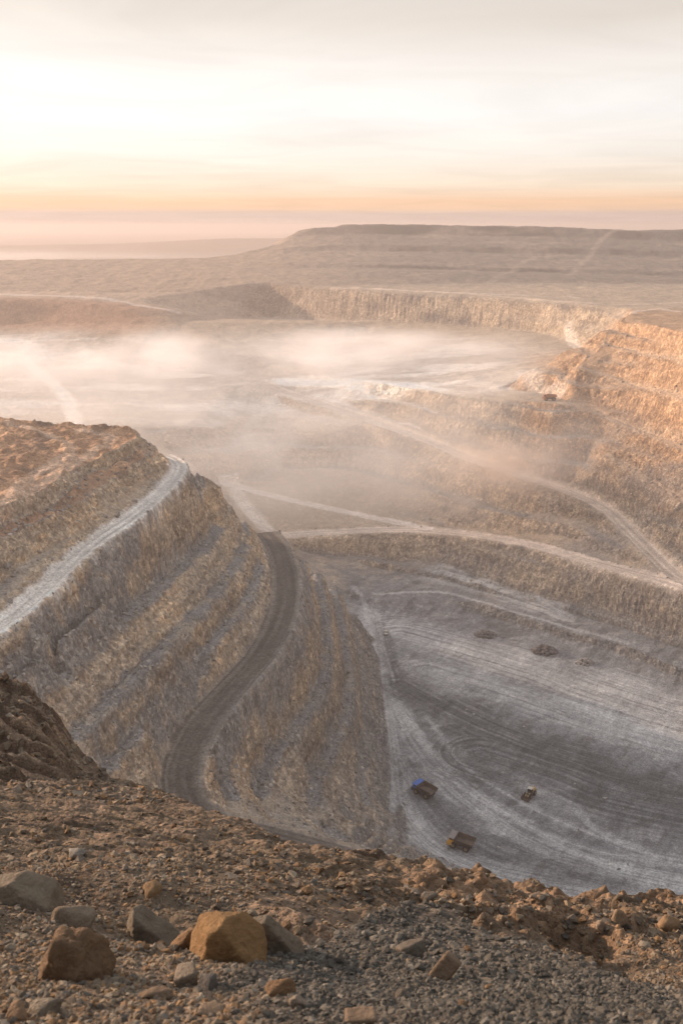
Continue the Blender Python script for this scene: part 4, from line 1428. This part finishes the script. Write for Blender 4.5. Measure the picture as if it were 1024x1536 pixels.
w = bpy.data.worlds.new('World')
SC.world = w
w.use_nodes = True
nt = w.node_tree
nt.nodes.clear()
b = NB(nt)
out = b.n('ShaderNodeOutputWorld')
sky = b.n('ShaderNodeTexSky', sky_type='NISHITA', sun_disc=False, sun_elevation=R(SUN_EL), sun_rotation=R(SUN_AZ))
try:
    sky.dust_density = 3.0
except Exception:
    pass
bg1 = b.n('ShaderNodeBackground', i_Strength=.008)
b.link(sky.outputs[0], bg1.inputs['Color'])
dirv = b.n('ShaderNodeTexCoord').outputs['Generated']
sep = b.n('ShaderNodeSeparateXYZ')
b.link(dirv, sep.inputs[0])
z = sep.outputs[2]
# cloud sheet high above: direction projected on a flat layer
den = b.math('ADD', b.math('MAXIMUM', z, 0.0), .05)
cx, cy = b.math('DIVIDE', sep.outputs[0], den), b.math('DIVIDE', sep.outputs[1], den)
cv = b.n('ShaderNodeCombineXYZ')
b.link(cx, cv.inputs[0])
b.link(cy, cv.inputs[1])
cl = b.noise(b.mapv(cv.outputs[0], (.5, .62, 1)), 1.2, 6, .58, .8)
cl2 = b.noise(b.mapv(cv.outputs[0], (.05, .16, 1)), 1.0, 3, .5, .2)
wob = b.math('MULTIPLY', b.math('SUBTRACT', cl2, .5), .05)
zz = b.math('ADD', z, b.math('MULTIPLY', wob, b.math('MULTIPLY', b.math('MAXIMUM', z, 0.0), 12.0, True)))
col = b.ramp(b.math('MULTIPLY', b.math('ADD', zz, .02), 2.5, True), [
    (.03, (.66, .50, .43)), (.058, (.70, .53, .46)), (.080, (.73, .55, .47)), (.089, (.93, .62, .42)), (.106, (.97, .645, .43)), (.145, (.97, .80, .64)),
    (.22, (.98, .895, .81)), (.30, (.99, .95, .915)), (.40, (.95, .885, .83)), (.50, (.80, .715, .64)), (.56, (.74, .67, .61)), (.75, (.74, .75, .77)), (1.0, (.80, .83, .90))])
warm = b.math('ADD', b.math('MULTIPLY', sep.outputs[0], -.55), .0)
warm = b.math('ADD', .985, b.math('MULTIPLY', warm, .35))
streak = b.ramp(cl, [(.28, (.92, .915, .91)), (.5, (1, 1, 1)), (.72, (1.07, 1.07, 1.07))])
col = b.mul(col, streak)
back = b.n('ShaderNodeMapRange', interpolation_type='SMOOTHSTEP')
b.link(sep.outputs[1], back.inputs[0])
for k, v in zip((1, 2, 3, 4), (-.5, .7, .74, 1.0)):
    back.inputs[k].default_value = v
cmb = b.n('ShaderNodeCombineXYZ')
for k in range(3):
    b.link(b.math('MULTIPLY', warm, back.outputs[0]), cmb.inputs[k])
col = b.mul(col, cmb.outputs[0])
bg2 = b.n('ShaderNodeBackground', i_Strength=SKY_S)
b.link(col, bg2.inputs['Color'])
add = b.n('ShaderNodeAddShader')
b.link(bg1.outputs[0], add.inputs[0])
b.link(bg2.outputs[0], add.inputs[1])
b.link(add.outputs[0], out.inputs['Surface'])

cam = bpy.data.cameras.new('camera')
co = bpy.data.objects.new('camera', cam)
COL.objects.link(co)
SC.camera = co
cam.sensor_fit = 'VERTICAL'
cam.sensor_width = 24
cam.sensor_height = 36
cam.lens = 35
cam.clip_start = .05
cam.clip_end = 80000
co.location = (0, 0, Z0)
co.rotation_euler = (math.pi / 2 - PITCH, 0, 0)
cam.dof.use_dof = True
cam.dof.focus_distance = 40
cam.dof.aperture_fstop = 5.6

SC.render.engine = 'CYCLES'
cy_ = SC.cycles
cy_.use_denoising = True
cy_.use_adaptive_sampling = True
cy_.adaptive_threshold = .02
cy_.max_bounces = 5
cy_.diffuse_bounces = 3
cy_.volume_bounces = 3
cy_.volume_step_rate = 1.0
cy_.volume_max_steps = 96
SC.view_settings.view_transform = 'Standard'
SC.view_settings.look = 'None'
SC.view_settings.exposure = .58
SC.view_settings.gamma = 1
